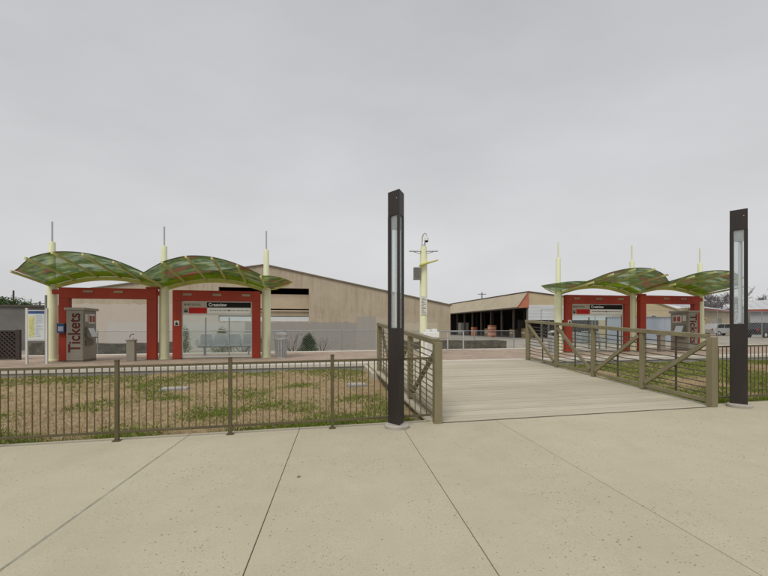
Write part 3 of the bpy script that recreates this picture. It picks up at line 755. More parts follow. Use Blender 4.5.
def bench(s, d, label, m=1):
    t = thing('platform_bench', PW(s, d), ANG + math.pi, label, 'bench', 'metal benches behind the glass screens')
    n = 4; w = .54
    MB().box(-n * w / 2, n * w / 2, .10, .16, .36, .42).build('beam', M['steel'], t, bevel=.006)
    for x in (-n * w / 2 + .25, n * w / 2 - .25):
        MB().box(x - .03, x + .03, .10, .16, .03, .358).box(x - .05, x + .05, -.12, .36, 0, .028).build('leg', M['steel'], t, bevel=.004)
    for k in range(n):
        x = (k - (n - 1) / 2) * w; h = w / 2 - .025
        se = MB(); rows = [(.44, .42), (.30, .43), (.12, .435), (.0, .455), (-.04, .50)]
        for (y, z) in rows: se.v += [(x - h, y, z), (x + h, y, z)]
        se.f = [(2 * i, 2 * i + 1, 2 * i + 3, 2 * i + 2) for i in range(len(rows) - 1)]; se.build('seat', M['seatgrey'], t, solid=.018)
        pts = []
        for (u, v) in ((-1, 0), (-1, .6), (-.92, .9), (-.7, 1), (0, 1.02), (.7, 1), (.92, .9), (1, .6), (1, 0), (.9, -.12), (-.9, -.12), (-1, 0)):
            pts.append((x + u * h, -.06 - .10 * v, .50 + .38 * v))
        fr = MB().tube(pts, .022, 8, cap=False).build('back_frame', M['seatlight'], t, smooth=True)
        pb = MB(); pb.add([(x - h * .85, -.062, .50), (x + h * .85, -.062, .50), (x + h * .85, -.15, .86), (x - h * .85, -.15, .86)], [(0, 1, 2, 3)]); pb.build('backrest', M['seatgrey'], t, solid=.01)
    for k in range(n + 1):
        x = (k - n / 2) * w
        MB().tube([(x, .13, .42), (x, .05, .62), (x, .2, .66), (x, .38, .64), (x, .40, .45)], .014, 6).build('armrest', M['steel'], t, smooth=True)
    return t
bench(-6.15, 1.0, 'row of four grey metal seats behind the glass of the left shelter')
bench(9.75, 1.0, 'row of four grey metal seats behind the glass of the right shelter')

def bin_(s, d, label):
    t = thing('trash_can', PW(s, d), 0, label, 'trash can', 'silver trash cans by the shelters')
    MB().lathe([(.20, 0), (.20, .05), (.215, .06)], 24).build('base_ring', M['steel'], t, smooth=True)
    MB().lathe([(.185, .06), (.20, .66)], 24).build('liner', M['steeldull'], t, smooth=True)
    s_ = MB()
    for k in range(26):
        q = 2 * math.pi * k / 26; c, sn = math.cos(q), math.sin(q)
        s_.bar((c * .205, sn * .205, .06), (c * .228, sn * .228, .70), .03, .008, up=(c, sn, 0))
    s_.build('slat_shell', M['steel'], t)
    MB().lathe([(.238, .69), (.242, .73), (.225, .75)], 24).build('rim', M['steel'], t, smooth=True)
    for q in (0.6, 2.2, 3.8, 5.3):
        MB().tube([(.19 * math.cos(q), .19 * math.sin(q), .75), (.19 * math.cos(q), .19 * math.sin(q), .86)], .012, 6).build('lid_support', M['steel'], t)
    MB().lathe([(.225, .86), (.225, .89), (.17, .94), (.06, .965)], 24).build('lid', M['steel'], t, smooth=True)
bin_(-4.02, -.36, 'silver slatted trash can beside the left shelter, next to the sign portal')
bin_(7.25, -.5, 'silver slatted trash can seen through the right footbridge railing')

def validator(s, d, label):
    t = thing('card_validator', PW(s, d), ANG, label, 'card reader', 'card readers under the shelters')
    MB().box(-.13, .13, -.10, .10, 0, .70).build('pedestal', M['tvm'], t, bevel=.01)
    MB().box(-.15, .15, -.12, .12, .702, .74).build('top_plate', M['tvm'], t, bevel=.006)
    MB().box(-.05, .07, -.05, .05, .742, .80).build('reader', M['plate'], t, bevel=.006)
    MB().tube([(-.06, 0, .742), (-.05, 0, .86), (0, 0, .92), (.09, 0, .93)], .012, 8).build('wand', M['black'], t, smooth=True)
validator(-9.0, -.70, 'short grey card reader pedestal under the left shelter, beside the red portal leg')
validator(12.45, -.70, 'short grey card reader pedestal under the right shelter, seen over the railing')

def info_board():
    s = -11.55; d = -1.22
    t = thing('information_board', PW(s, d), ANG, 'white information board with blue header and yellow map, left of the left shelter', 'sign')
    for x in (-.29, .27):
        MB().box(x - .03, x + .03, -.03, .03, 0, 1.78).build('post', M['plate'], t, bevel=.004)
    b = MB().box(-.257, .237, -.03, .02, .74, 1.72).build('board', M['plate'], t, bevel=.004)
    MB().box(-.235, .215, -.038, -.032, .78, 1.60).build('map_sheet', M['mapwhite'], b)
    MB().box(-.235, .215, -.038, -.032, 1.602, 1.69).build('header', M['blue'], b)
    MB().box(-.215, -.06, -.044, -.0385, .86, 1.52).build('yellow_map', M['mapyellow'], b)
    g = MB()
    rr = random.Random(5)
    for k in range(16):
        z = 1.55 - k * .045; g.box(-.02, .05 + rr.random() * .14, -.042, -.0385, z, z + .014)
    g.build('map_text', M['mapgrey'], b)
    r = MB()
    for k in range(5): r.bar((-.20 + .02 * k, -.046, .9 + .11 * k), (-.08, -.046, 1.0 + .11 * k), .003, .012, up=(0, 0, 1))
    r.build('map_route', M['mapgrey'], b)
info_board()
def blue_box():
    t = thing('blue_notice_box', PW(-11.30, -.32, .98), ANG, 'small blue notice box fixed to the red leg of the left ticket portal', 'sign')
    MB().box(-.11, .12, -.10, 0, 0, .30).build('box', M['blue'], t, bevel=.008)
    MB().box(-.07, .09, -.106, -.101, .06, .22).build('notice_sheet', M['mapgrey'], t)
    MB().box(-.12, .13, -.11, .0, .302, .335).build('hood', M['tvmdark'], t)
blue_box()
tag(MB().tube([PW(-11.66, -.55), PW(-11.66, -.55, 2.25)], .035, 10).build('conduit_post', M['steeldull']), 'thin grey post standing just left of the outer cream column', 'post')

def camera_pole():
    d = -.75; u = U(423.5); y = (16.73 + d / CA) / (1 - .2 * u); x = u * y
    t = thing('camera_pole', (x, y, pz(x)), 0, 'cream pole with dome camera and loudspeaker behind the left footbridge railing', 'camera pole')
    MB().lathe([(.19, 0), (.19, .03), (.150, .032), (.142, 3.9), (.125, 4.15), (.12, 4.28)], 24).build('pole', M['cream'], t, smooth=True)
    MB().lathe([(.085, 4.281), (.085, 4.42), (.06, 4.45)], 20).build('collar', M['steel'], t, smooth=True)
    MB().tube([(-.05, 0, 4.44), (-.05, 0, 4.62), (-.02, -.03, 4.74), (.04, -.07, 4.80), (.10, -.10, 4.76), (.105, -.10, 4.66)], .022, 8).build('gooseneck', M['steel'], t, smooth=True)
    c = MB().lathe([(.03, 4.66), (.075, 4.645), (.085, 4.56), (.08, 4.50)], 20, (.105, -.10)).build('camera_housing', M['white'], t, smooth=True)
    MB().lathe([(.02, 4.425), (.055, 4.44), (.075, 4.47), (.078, 4.499)], 20, (.105, -.10)).build('camera_dome', M['carblack'], c, smooth=True)
    for sg in (-1, 1):
        a = MB(); a.hexa([(sg * .10, -.12, 4.07), (sg * .56, -.14, 4.08), (sg * .56, .10, 4.10), (sg * .10, .10, 4.10), (sg * .10, -.12, 4.095), (sg * .56, -.14, 4.10), (sg * .56, .10, 4.12), (sg * .10, .10, 4.125)])
        a.build('louvre_arm', M['steeldull'], t)
        MB().tube([(sg * .09, 0, 4.0), (sg * .38, 0, 4.075)], .012, 6).build('arm_strut', M['steel'], t)
    w = MB(); w.hexa([(-.16, -.34, 3.50), (.56, -.22, 3.72), (.56, .10, 3.74), (-.16, .20, 3.52), (-.16, -.34, 3.56), (.56, -.22, 3.76), (.56, .10, 3.78), (-.16, .20, 3.58)]); w.build('leaf_shade', M['lime'], t, bevel=.006)
    sp = MB().box(-.40, -.14, -.22, .06, 2.98, 3.46).build('loudspeaker', M['steeldull'], t, bevel=.02)
    g = MB()
    for k in range(9): g.box(-.385, -.155, -.232, -.2215, 3.02 + .046 * k, 3.045 + .046 * k)
    g.build('speaker_grille', M['tvmdark'], sp)
    MB().tube([(-.14, 0, 3.30), (-.09, 0, 3.30)], .03, 8).build('speaker_bracket', M['steel'], t)
    s = MB().box(-.11, .11, -.175, -.160, 1.62, 2.34).build('pole_sign', M['plate'], t)
    g = MB()
    for k in range(11): g.box(-.085, .085 - .05 * (k % 3), -.179, -.1755, 1.68 + .055 * k, 1.70 + .055 * k)
    g.build('sign_print', M['tvmdark'], s)
    MB().box(-.10, .0, -.159, -.135, 1.9, 2.1).build('sign_bracket', M['steel'], t)
camera_pole()
def white_cabinet():
    u = U(430); y = 14.9; x = u * y
    t = thing('white_cabinet', (x, y, pz(x)), ANG, 'white equipment cabinet with a folded top at the foot of the camera pole', 'cabinet')
    MB().box(-.22, .22, -.15, .15, 0, .74).build('lower_box', M['white'], t, bevel=.015)
    MB().box(-.30, .30, -.18, .18, .745, .96).build('upper_box', M['white'], t, bevel=.03)
    MB().box(-.20, -.02, -.12, .12, .962, 1.04).build('lid_ridge', M['white'], t, bevel=.02)
    MB().box(.06, .24, -.12, .12, .962, 1.06).build('lid_ridge', M['white'], t, bevel=.02)
    MB().box(-.16, .16, -.156, -.151, .2, .55).build('notice_sheet', M['plate'], t)
white_cabinet()
def handrail():
    s0 = 2.55; d = 2.6
    t = thing('platform_handrail', PW(s0, d), ANG, 'grey steel handrail on the far side of the platform, right of the camera pole', 'handrail')
    MB().tube([(-.2, 0, .92), (1.95, 0, .92)], .03, 8).build('rail', M['steeldull'], t, smooth=True)
    MB().tube([(-.2, 0, .60), (1.9, 0, .60)], .018, 8).build('rail', M['steeldull'], t, smooth=True)
    for x in (.35, 1.1, 1.9): MB().tube([(x, 0, 0), (x, 0, .90)], .035, 8).build('post', M['steel'], t, smooth=True)
handrail()

def leaf(px, y, a, label):
    x = U(px) * y; mb = MB(); n = 8; vs = []
    for i in range(n + 1):
        f = i / n; w = .018 * math.sin(math.pi * f ** .8); X = -.035 + .07 * f
        vs += [(X, -w, .012 + .010 * math.sin(3 * f)), (X, 0, .006 + .01 * math.sin(3 * f)), (X, w, .014 + .010 * math.sin(3 * f))]
    mb.add(vs, [(3 * i + k, 3 * i + 3 + k, 3 * i + 4 + k, 3 * i + 1 + k) for i in range(n) for k in (0, 1)])
    o = mb.build('fallen_leaf', M['trimbrown'], solid=.002); o.location = (x, y, gz(x)); o.rotation_euler = (0, 0, a); o.scale = (.6, .6, .6)
    tag(o, label, 'leaf')
leaf(299, 4.32, .5, 'small dark dry leaf lying on the pale sidewalk, right of the thin middle joint')
# utility lids in the grass
def lid(px, p, w, label):
    u = U(px); y = p / (1 - .2 * u); x = u * y
    t = thing('utility_box', (x, y, lawn_z(x, p)), ANG, label, 'utility box', 'concrete utility boxes in the grass')
    MB().box(-w / 2, w / 2, -.2, .2, -.1, .035).build('frame', M['curbgrey'], t, bevel=.01)
    MB().box(-w / 2 + .03, w / 2 - .03, -.17, .17, .036, .055).build('lid', M['padconc'], t, bevel=.006)
lid(175, 11.3, .66, 'flat concrete utility box lid in the grass behind the left fence')
lid(357, 11.0, .5, 'tilted concrete utility box lid in the grass near the footbridge')

# ------------------------------------------------------------------ beyond the platform
def block_wall(s0, s1, d, h, label):
    t = None
    mb = MB(); rnd = random.Random(int(s0 * 10)); n = int((s1 - s0) / .6)
    p0 = PW(s0, d); z0 = -.2
    vs = []
    for i in range(n + 1):
        s = s0 + (s1 - s0) * i / n; a, b = PW(s, d), PW(s, d + .35); ht = h + rnd.uniform(-.05, .05)
        vs += [(a.x, a.y, z0), (a.x + .0, a.y + rnd.uniform(-.03, .03), ht), (b.x, b.y, ht), (b.x, b.y, z0)]
    fs = []
    for i in range(n):
        o = 4 * i
        for k in range(3): fs.append((o + k, o + 4 + k, o + 5 + k, o + 1 + k))
    fs += [(0, 1, 2, 3), (4 * n + 3, 4 * n + 2, 4 * n + 1, 4 * n)]
    mb.add(vs, fs); tag(mb.build('block_wall', M['blockwall']), label, 'wall')
block_wall(-15.5, -9.2, 5.4, .82, 'low dark weathered block wall behind the left ticket machine')
block_wall(2.2, 8.3, 5.6, .80, 'low dark weathered block wall beyond the platform, right of the camera pole')

def chainlink(s0, s1, d, z0, z1, label, step=3.0, sp=.12, wm=None):
    t = thing('chain_link_fence', (PW(s0, d).x, PW(s0, d).y, z0), ANG, label, 'fence', 'chain link fences beyond the tracks')
    L = s1 - s0; H = z1 - z0; n = max(1, round(L / step))
    for k in range(n + 1): MB().tube([(L * k / n, 0, -.05), (L * k / n, 0, H + .03)], .03, 8).build('post', M['steeldull'], t, smooth=True)
    MB().tube([(0, 0, H), (L, 0, H)], .022, 6).build('top_rail', M['steeldull'], t)
    mb = MB(); r = .0028
    k = -H
    while k < L:
        for sg in (1, -1):
            a0, b0 = max(0, k), min(L, k + H)
            za, zb = a0 - k, b0 - k
            if sg < 0: za, zb = H - za, H - zb
            if b0 - a0 > .02: mb.tube([(a0, 0, za), (b0, 0, zb)], r, 3, cap=False)
        k += sp
    mb.build('wire_mesh', wm or M['steeldull'], t)
chainlink(-12.5, 1.6, 5.0, 0.02, 1.40, 'chain link fence in front of the tan warehouse, left of the camera pole')
chainlink(1.65, 9.2, 6.4, 0.02, 1.36, 'chain link fence in front of the open loading dock')
chainlink(17, 46, 16, .42, 3.1, 'tall chain link fence at far right, in front of the parked vehicles', 2.6, .30, M['steel'])

def rshrub(loc, w, h, mat, label, name='evergreen_shrub', n=1500, leaf=.05, seed=1):
    rnd = random.Random(seed)
    t = thing(name, loc, 0, label, 'shrub', 'shrubs along the chain link fence')
    MB().tube([(0, 0, -.05), (.02, 0, h * .55)], [.04, .015], 6).build('stem', M['bark'], t)
    mb = MB()
    cl = [(rnd.gauss(0, w * .22), rnd.gauss(0, w * .22), h * (.15 + .75 * rnd.random())) for _ in range(14)]
    for _ in range(n):
        c = rnd.choice(cl); z = c[2] + rnd.gauss(0, h * .09); k = max(.15, 1.05 - z / h)
        x, y = (c[0] + rnd.gauss(0, w * .16)) * (k + .35), (c[1] + rnd.gauss(0, w * .16)) * (k + .35)
        if z < 0.02: continue
        a = Vector((rnd.gauss(0, 1), rnd.gauss(0, 1), rnd.gauss(0, .7))).normalized() * leaf * rnd.uniform(.6, 1.4); b = Vector((rnd.gauss(0, 1), rnd.gauss(0, 1), rnd.gauss(0, 1))).normalized() * leaf * .5
        p = Vector((x, y, z)); mb.add([p - a, p + b, p + a, p - b], [(0, 1, 2, 3)])
    mb.build('foliage', mat, t)
def at(px, y0): u = U(px); y = y0 / (1 - .2 * u); return (u * y, y, 0.0)
rshrub(at(307.5, 23.2), .66, 1.32, M['leafdark'], 'dark evergreen shrub beside the trash can, in front of the tan warehouse', n=5200, leaf=.04, seed=2)
rshrub(at(222, 23.0), .85, 1.45, M['leafolive'], 'olive green shrub seen through the middle of the left glass screen', n=4200, leaf=.04, seed=3)
rshrub(at(185, 23.0), .6, 1.6, M['leafolive'], 'olive shrub seen at the left edge of the left glass screen', n=1600, leaf=.035, seed=4)
rshrub(at(262, 23.0), .5, 1.2, M['leafdark'], 'dark shrub showing between the left sign portal and the inner column', n=1200, leaf=.035, seed=5)
def bare_bush(px, y0, h, label, seed, spread=1.0, n=26):
    rnd = random.Random(seed); t = thing('bare_bush', at(px, y0), 0, label, 'shrub', 'leafless bushes by the chain link fence')
    mb = MB()
    for k in range(n):
        a = rnd.uniform(0, 6.28); d = Vector((math.cos(a) * .5 * spread, math.sin(a) * .5 * spread, 1)).normalized(); p = Vector((0, 0, 0)); pts = [p.copy()]
        for i in range(5):
            d = (d + Vector((rnd.gauss(0, .2), rnd.gauss(0, .2), .05))).normalized(); p = p + d * h / 5 * rnd.uniform(.7, 1.1); pts.append(p.copy())
            if i > 1:
                e = (d + Vector((rnd.gauss(0, .6), rnd.gauss(0, .6), .1))).normalized(); mb.tube([p, p + e * h * .16], .004, 3, cap=False)
        mb.tube(pts, [.012, .010, .009, .007, .005, .003], 4, cap=False)
    mb.build('branches', M['bark'], t)
bare_bush(294, 23.4, 1.5, 'leafless bush leaning over the trash can, left of the evergreen shrub', 5, 1.5)
bare_bush(322, 24.0, 1.1, 'leafless bush just right of the evergreen shrub', 6, 1.3, 16)
bare_bush(243, 23.4, 1.35, 'leafless bush seen through the right part of the left glass screen', 7, 1.3)

# ---- big tan warehouse behind the left shelter
def warehouse():
    t = thing('tan_warehouse', (0, 30, 0), ANG, 'large tan gabled warehouse with stained wall and grey painted foot, behind the left shelter', 'warehouse')
    xl, xr, xc, zc = -20.2, 5.05, -8.3, 5.82
    sl = .172; sr = .196
    def top(x): return zc - (xc - x) * sl if x < xc else zc - (x - xc) * sr
    o0, o1, oz0, oz1 = -11.3, -5.34, 1.98, 4.27
    mb = MB(); D = .3
    def piece(x0, x1, z0, z1=None, roof=False):
        xs = [x0] + ([xc] if x0 < xc < x1 else []) + [x1]
        for a, b in zip(xs[:-1], xs[1:]):
            za, zb = (top(a), top(b)) if roof else (z1, z1)
            mb.hexa([(a, 0, z0), (b, 0, z0), (b, D, z0), (a, D, z0), (a, 0, za), (b, 0, zb), (b, D, zb), (a, D, za)])
    piece(xl, o0, -.2, roof=True); piece(o1, xr, -.2, roof=True); piece(o0, o1, -.2, oz0); piece(o0, o1, oz1, roof=True)
    mb.build('front_wall', M['warehouse'], t)
    MB().box(xr - .3, xr, .302, 26, -.2, top(xr)).box(xl, xl + .3, .302, 26, -.2, top(xl)).box(xl, xr, 26.002, 26.3, -.2, 3.2).build('side_wall', M['warehouse'], t)
    r = MB()
    for a, b in ((xl - .1, xc), (xc, xr + .12)):
        r.hexa([(a, -.10, top(a) + .003), (b, -.10, top(b) + .003), (b, 26.4, top(b) + .003), (a, 26.4, top(a) + .003), (a, -.10, top(a) + .075), (b, -.10, top(b) + .075), (b, 26.4, top(b) + .075), (a, 26.4, top(a) + .075)])
    r.build('roof', M['rooffascia'], t)
    rc = MB().box(o0 - .3, o1 + .3, 3.0, 3.1, 1.5, 4.6).box(o0 - .3, o1 + .3, .31, 3.0, 4.40, 4.5).box(o0 - .3, o0 - .2, .31, 3.0, 1.5, 4.4).box(o1 + .2, o1 + .3, .31, 3.0, 1.5, 4.4)
    rc.build('dark_recess', M['inside'], t)  # recess walls coloured near-black for the roof's shadow
    MB().box(o0 + .002, o1 - .002, .30, .6, 2.86, 3.86).box(o0 + .002, o1 - .002, .20, .6, 2.36, 2.76).build('inner_wall', M['innerband'], t)
    MB().box(o0 + .002, o1 - .002, .10, .34, 1.985, 2.30).build('white_band', M['wallwhite'], t)
    MB().box(o0 + .002, o1 - .002, .06, .16, 2.66, 2.74).build('beam', M['innerband'], t)
    MB().tube([(o0 + 4.3, .4, 2.3), (o0 + 4.3, .4, 3.0), (o0 + 4.6, .38, 3.25), (o0 + 4.6, .38, 3.6)], .04, 8).build('conduit', M['trimbrown'], t)
warehouse()
def wing():
    t = thing('grey_wing_building', (-26.5, 27.5, 0), ANG, 'low grey flat roofed building at far left behind the information board', 'building')
    MB().box(-14, 8.2, 0, 10, -.2, 2.95).build('wall', M['wallgrey'], t)
    MB().box(-14.1, 8.3, -.12, 10.1, 2.953, 3.06).build('roof_edge', M['trimbrown'], t)
    MB().box(3.2, 4.6, -.03, -.003, 1.0, 2.2).build('shutter', M['curbgrey'], t)
wing()
def lattice():
    t = thing('lattice_screen', PW(-15.15, 1.0), ANG, 'dark brown diagonal lattice screen at the left edge of the platform', 'fence')
    MB().box(1.74, 1.86, -.06, .06, 0, 1.10).build('post', M['darkwood'], t, bevel=.005)
    MB().box(-2.0, 1.735, -.03, .03, 1.02, 1.08).build('top_rail', M['darkwood'], t)
    MB().box(-2.0, 1.735, -.03, .03, .03, .09).build('bottom_rail', M['darkwood'], t)
    mb = MB(); k = -3.0
    while k < 1.7:
        for sg in (1, -1):
            a0, b0 = max(-2.0, k), min(1.73, k + .93); za, zb = .09 + a0 - k, .09 + b0 - k
            if sg < 0: za, zb = 1.11 - za, 1.11 - zb
            if b0 - a0 > .05: mb.bar((a0, .012 * sg, za), (b0, .012 * sg, zb), .016, .05)
        k += .15
    mb.build('lattice_strip', M['darkwood'], t)
    MB().box(-2.0, 1.735, .055, .07, .09, 1.02).build('backing_board', M['inside'], t)
lattice()

# ---- open loading-dock building
def dock_building():
    t = thing('loading_dock_building', (13.9, 40, .42), ANG, 'tan roofed warehouse with open dark loading bays and white end wall, beyond the footbridge', 'warehouse')
    H = 4.55; LN = 21.5; W = 9.2
    r = MB(); e0, e1 = -1.22, 3.0       # mansard fascia along the open side
    r.hexa([(e0, -.25, e1), (.0, -.05, e1 + .05), (.0, LN, e1 + .05), (e0, LN, e1), (e0, -.25, e1 + .06), (-.001, -.05, H), (-.001, LN, H), (e0, LN, e1 + .06)])
    r.build('fascia_roof', M['rooftan'], t)
    c = MB(); c.add([(e0, -.262, e1), (.02, -.07, e1 + .05), (.02, -.07, H + .01), (e0, -.262, e1 + .06)], [(0, 1, 2, 3)]); c.build('orange_end', M['salmon'], t, solid=.02)
    MB().bar((e0 - .02, -.28, e1 + .07), (.0, -.09, H + .03), .06, .08).build('end_trim', M['trimred'], t)
    MB().bar((e0 - .02, -.28, e1 + .03), (e0 - .02, LN, e1 + .03), .05, .10).build('eave_trim', M['trimbrown'], t)
    MB().bar((0, -.1, H + .05), (0, LN, H + .05), .12, .08).build('ridge_trim', M['trimbrown'], t)
    g = MB(); g.hexa([(.003, 0, 3.30), (W, 0, 3.30), (W, .2, 3.30), (.003, .2, 3.30), (.003, 0, H - .01), (W, 0, H - .2 * W + .9), (W, .2, H - .2 * W + .9), (.003, .2, H - .01)]); g.build('gable_wall', M['walltan'], t)
    m = MB(); m.hexa([(.0, -.08, H + .0), (W, -.08, H - .2 * W + .91), (W, LN, H - .2 * W + .91), (.01, LN, H + .0), (.0, -.08, H + .09), (W, -.08, H - .2 * W + 1.0), (W, LN, H - .2 * W + 1.0), (.01, LN, H + .09)]); m.build('roof', M['trimbrown'], t)
    MB().box(.003, W, -.05, .15, 1.85, 3.297).build('white_door', M['wallwhite'], t)
    dl = MB()
    for k in range(1, 5): dl.box(.01, W - .01, -.056, -.052, 1.85 + .29 * k, 1.87 + .29 * k)
    dl.build('door_seam', M['curbgrey'], t)
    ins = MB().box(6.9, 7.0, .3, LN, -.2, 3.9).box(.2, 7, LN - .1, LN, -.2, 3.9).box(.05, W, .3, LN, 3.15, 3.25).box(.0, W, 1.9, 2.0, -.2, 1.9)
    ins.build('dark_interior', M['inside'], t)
    MB().box(-.3, 6.9, .1, LN, -.2, .10).build('dock_floor', M['curbgrey'], t)
    for k in range(9):
        y = .12 + k * 2.62
        MB().box(-.09, .09, y - .09, y + .09, .10, 3.1).build('column', M['trimbrown'] if k else M['wallgrey'], t)
    for k in range(8):
        y = 1.4 + k * 2.62
        MB().box(3.4, 3.5, y - .06, y + .06, .10, 3.1).build('inner_column', M['wallgrey'], t)
    MB().box(-1.1, .0, -.1, LN, -.2, .04).build('dock_step', M['padconc'], t)
    for x in (2.2, 4.6, 7.0): MB().box(x - .06, x + .06, 0, .1, 0, 1.85).build('door_post', M['wallgrey'], t)
    far = MB().box(-4.9, -.2, LN - .2, LN + 6, -.2, 3.35).build('end_block', M['walltan'], t)
    MB().box(-4.95, -.2, LN - .24, LN + 6, 3.353, 3.45).build('end_block_roof', M['rooftan'], far)
dock_building()
def dock_pt(s, d, h=.52): return (13.9 + s * CA - d * SA, 40 + s * SA + d * CA, .42 + h - .42)
def crate(s, d, w, h, z, mat, label, kind='crate'):
    p = dock_pt(s, d); t = thing('storage_crate', (p[0], p[1], z), ANG, label, 'crate', 'crates stored in the loading dock')
    MB().box(-w / 2, w / 2, -w / 2, w / 2, .1, h).build('box', mat, t, bevel=.02)
    for x in (-w / 2 + .08, w / 2 - .08): MB().box(x - .06, x + .06, -w / 2, w / 2, 0, .098).build('runner', M['wood'], t)
    MB().box(-w / 2 - .01, -w / 2 - .003, -w * .42, w * .42, h * .45, h * .62).build('label_sheet', M['plate'], t)
    if mat == M['orange']: MB().box(-w * .42, w * .42, -w / 2 - .01, -w / 2 - .003, h * .45, h * .62).build('label_sheet', M['plate'], t)
crate(-.35, 7.0, .72, .68, .46, M['orange'], 'lower orange crate of the two stacked at the edge of the loading dock')
crate(-.35, 7.0, .72, .66, 1.15, M['orange'], 'upper orange crate stacked at the edge of the loading dock')
crate(-.1, 12.5, .6, 1.15, .46, M['orange'], 'single distant orange crate deep along the loading dock')
crate(.9, 4.0, .95, .85, .52, M['wood'], 'brown crate just right of the stacked orange crates')
crate(.8, 1.6, .9, .95, .52, M['wood'], 'taller brown crate at the near corner of the loading dock')
crate(.7, 9.7, 1.0, .9, .52, M['wood'], 'brown crate left of the stacked orange crates')
crate(.9, 18.6, 1.2, 1.7, .52, M['plate'], 'pale crate at the far end of the loading dock')
def corrugated_wall():
    t = thing('corrugated_wall', (15.2, 31.5, .3), ANG, 'pale blue corrugated metal wall behind the right shelter', 'wall')
    mb = MB(); n = 56; W = 6.3
    for i in range(n + 1):
        x = 1.9 + W * i / n; y = .06 * (1 if i % 2 else -1)
        zt = 2.05 - max(0, x - 14) * .07
        mb.v += [(x, y, 0), (x, y, zt)]
    mb.f = [(2 * i, 2 * i + 2, 2 * i + 3, 2 * i + 1) for i in range(n)]
    mb.build('sheeting', M['corrug'], t, solid=.01)
    MB().bar((1.9, 0, 2.08), (8.2, 0, 2.08), .14, .05).build('cap_rail', M['steeldull'], t)
corrugated_wall()
def tan_gable():
    t = thing('tan_gabled_building', (0, 45, .42), ANG, 'small tan gabled building behind the right ticket machine', 'building')
    a, c, b = 26.5, 32.6, 42.0; zt = 4.75
    def top(x): return zt - abs(x - c) * .27
    mb = MB()
    for p, q in ((a, c), (c, b)): mb.hexa([(p, 0, -.2), (q, 0, -.2), (q, 16, -.2), (p, 16, -.2), (p, 0, top(p)), (q, 0, top(q)), (q, 16, top(q)), (p, 16, top(p))])
    mb.build('wall', M['walltan'], t)
    r = MB()
    for p, q in ((a - .2, c), (c, b + .2)): r.hexa([(p, -.15, top(p) + .003), (q, -.15, top(q) + .003), (q, 16.2, top(q) + .003), (p, 16.2, top(p) + .003), (p, -.15, top(p) + .13), (q, -.15, top(q) + .13), (q, 16.2, top(q) + .13), (p, 16.2, top(p) + .13)])
    r.build('roof', M['rooftan'], t)
    for x in (31.0, 34.2, 37.0): 
        w = MB().box(x - .4, x + .4, -.05, -.003, 1.6, 2.7).build('window', M['plate'], t); MB().box(x - .33, x + .33, -.06, -.051, 1.67, 2.63).build('pane', M['carglass'], w)
tan_gable()
def long_shed(x0, y0, x1, y1, eave, depth, rise, wall, label, name='long_shed'):
    a = math.atan2(y1 - y0, x1 - x0); L = math.hypot(x1 - x0, y1 - y0)
    t = thing(name, (x0, y0, .42), a, label, 'building')
    MB().box(0, L, 0, depth, -.2, eave).build('wall', wall, t)
    r = MB(); r.hexa([(-.3, -.4, eave + .003), (L + .3, -.4, eave + .003), (L + .3, depth, eave + rise), (-.3, depth, eave + rise), (-.3, -.4, eave + .15), (L + .3, -.4, eave + .15), (L + .3, depth, eave + rise + .15), (-.3, depth, eave + rise + .15)]); r.build('roof', M['roofgrey'], t)
    MB().box(-.3, L + .3, -.46, -.403, eave - .12, eave + .15).build('eave_trim', M['trimred'], t)
    s = MB()
    for k in range(int(L / .9)): s.bar((.4 + .9 * k, -.38, eave + .16), (.4 + .9 * k, depth - .02, eave + rise + .158), .05, .04)
    s.build('roof_seam', M['roofgrey'], t)
    for k in range(int(L / 9)):
        x = 2 + 9 * k; w = MB().box(x, x + 1.3, -.06, -.003, 1.1, 2.3).build('window', M['plate'], t); MB().box(x + .08, x + 1.22, -.07, -.061, 1.18, 2.22).build('pane', M['carglass'], w)
    MB().box(L * .55, L * .55 + 2.6, -.05, -.003, 0, 2.6).build('door', M['curbgrey'], t)
long_shed(41, 56, 61, 72, 3.75, 10, 2.2, M['walltan'], 'tan shed with red eave trim and grey metal roof, left of the far dark lamp')
long_shed(47.2, 53.5, 72, 36.5, 3.3, 9, 1.6, M['shedgrey'], 'grey blue shed with grey metal roof at the right edge, behind the parked vehicles')

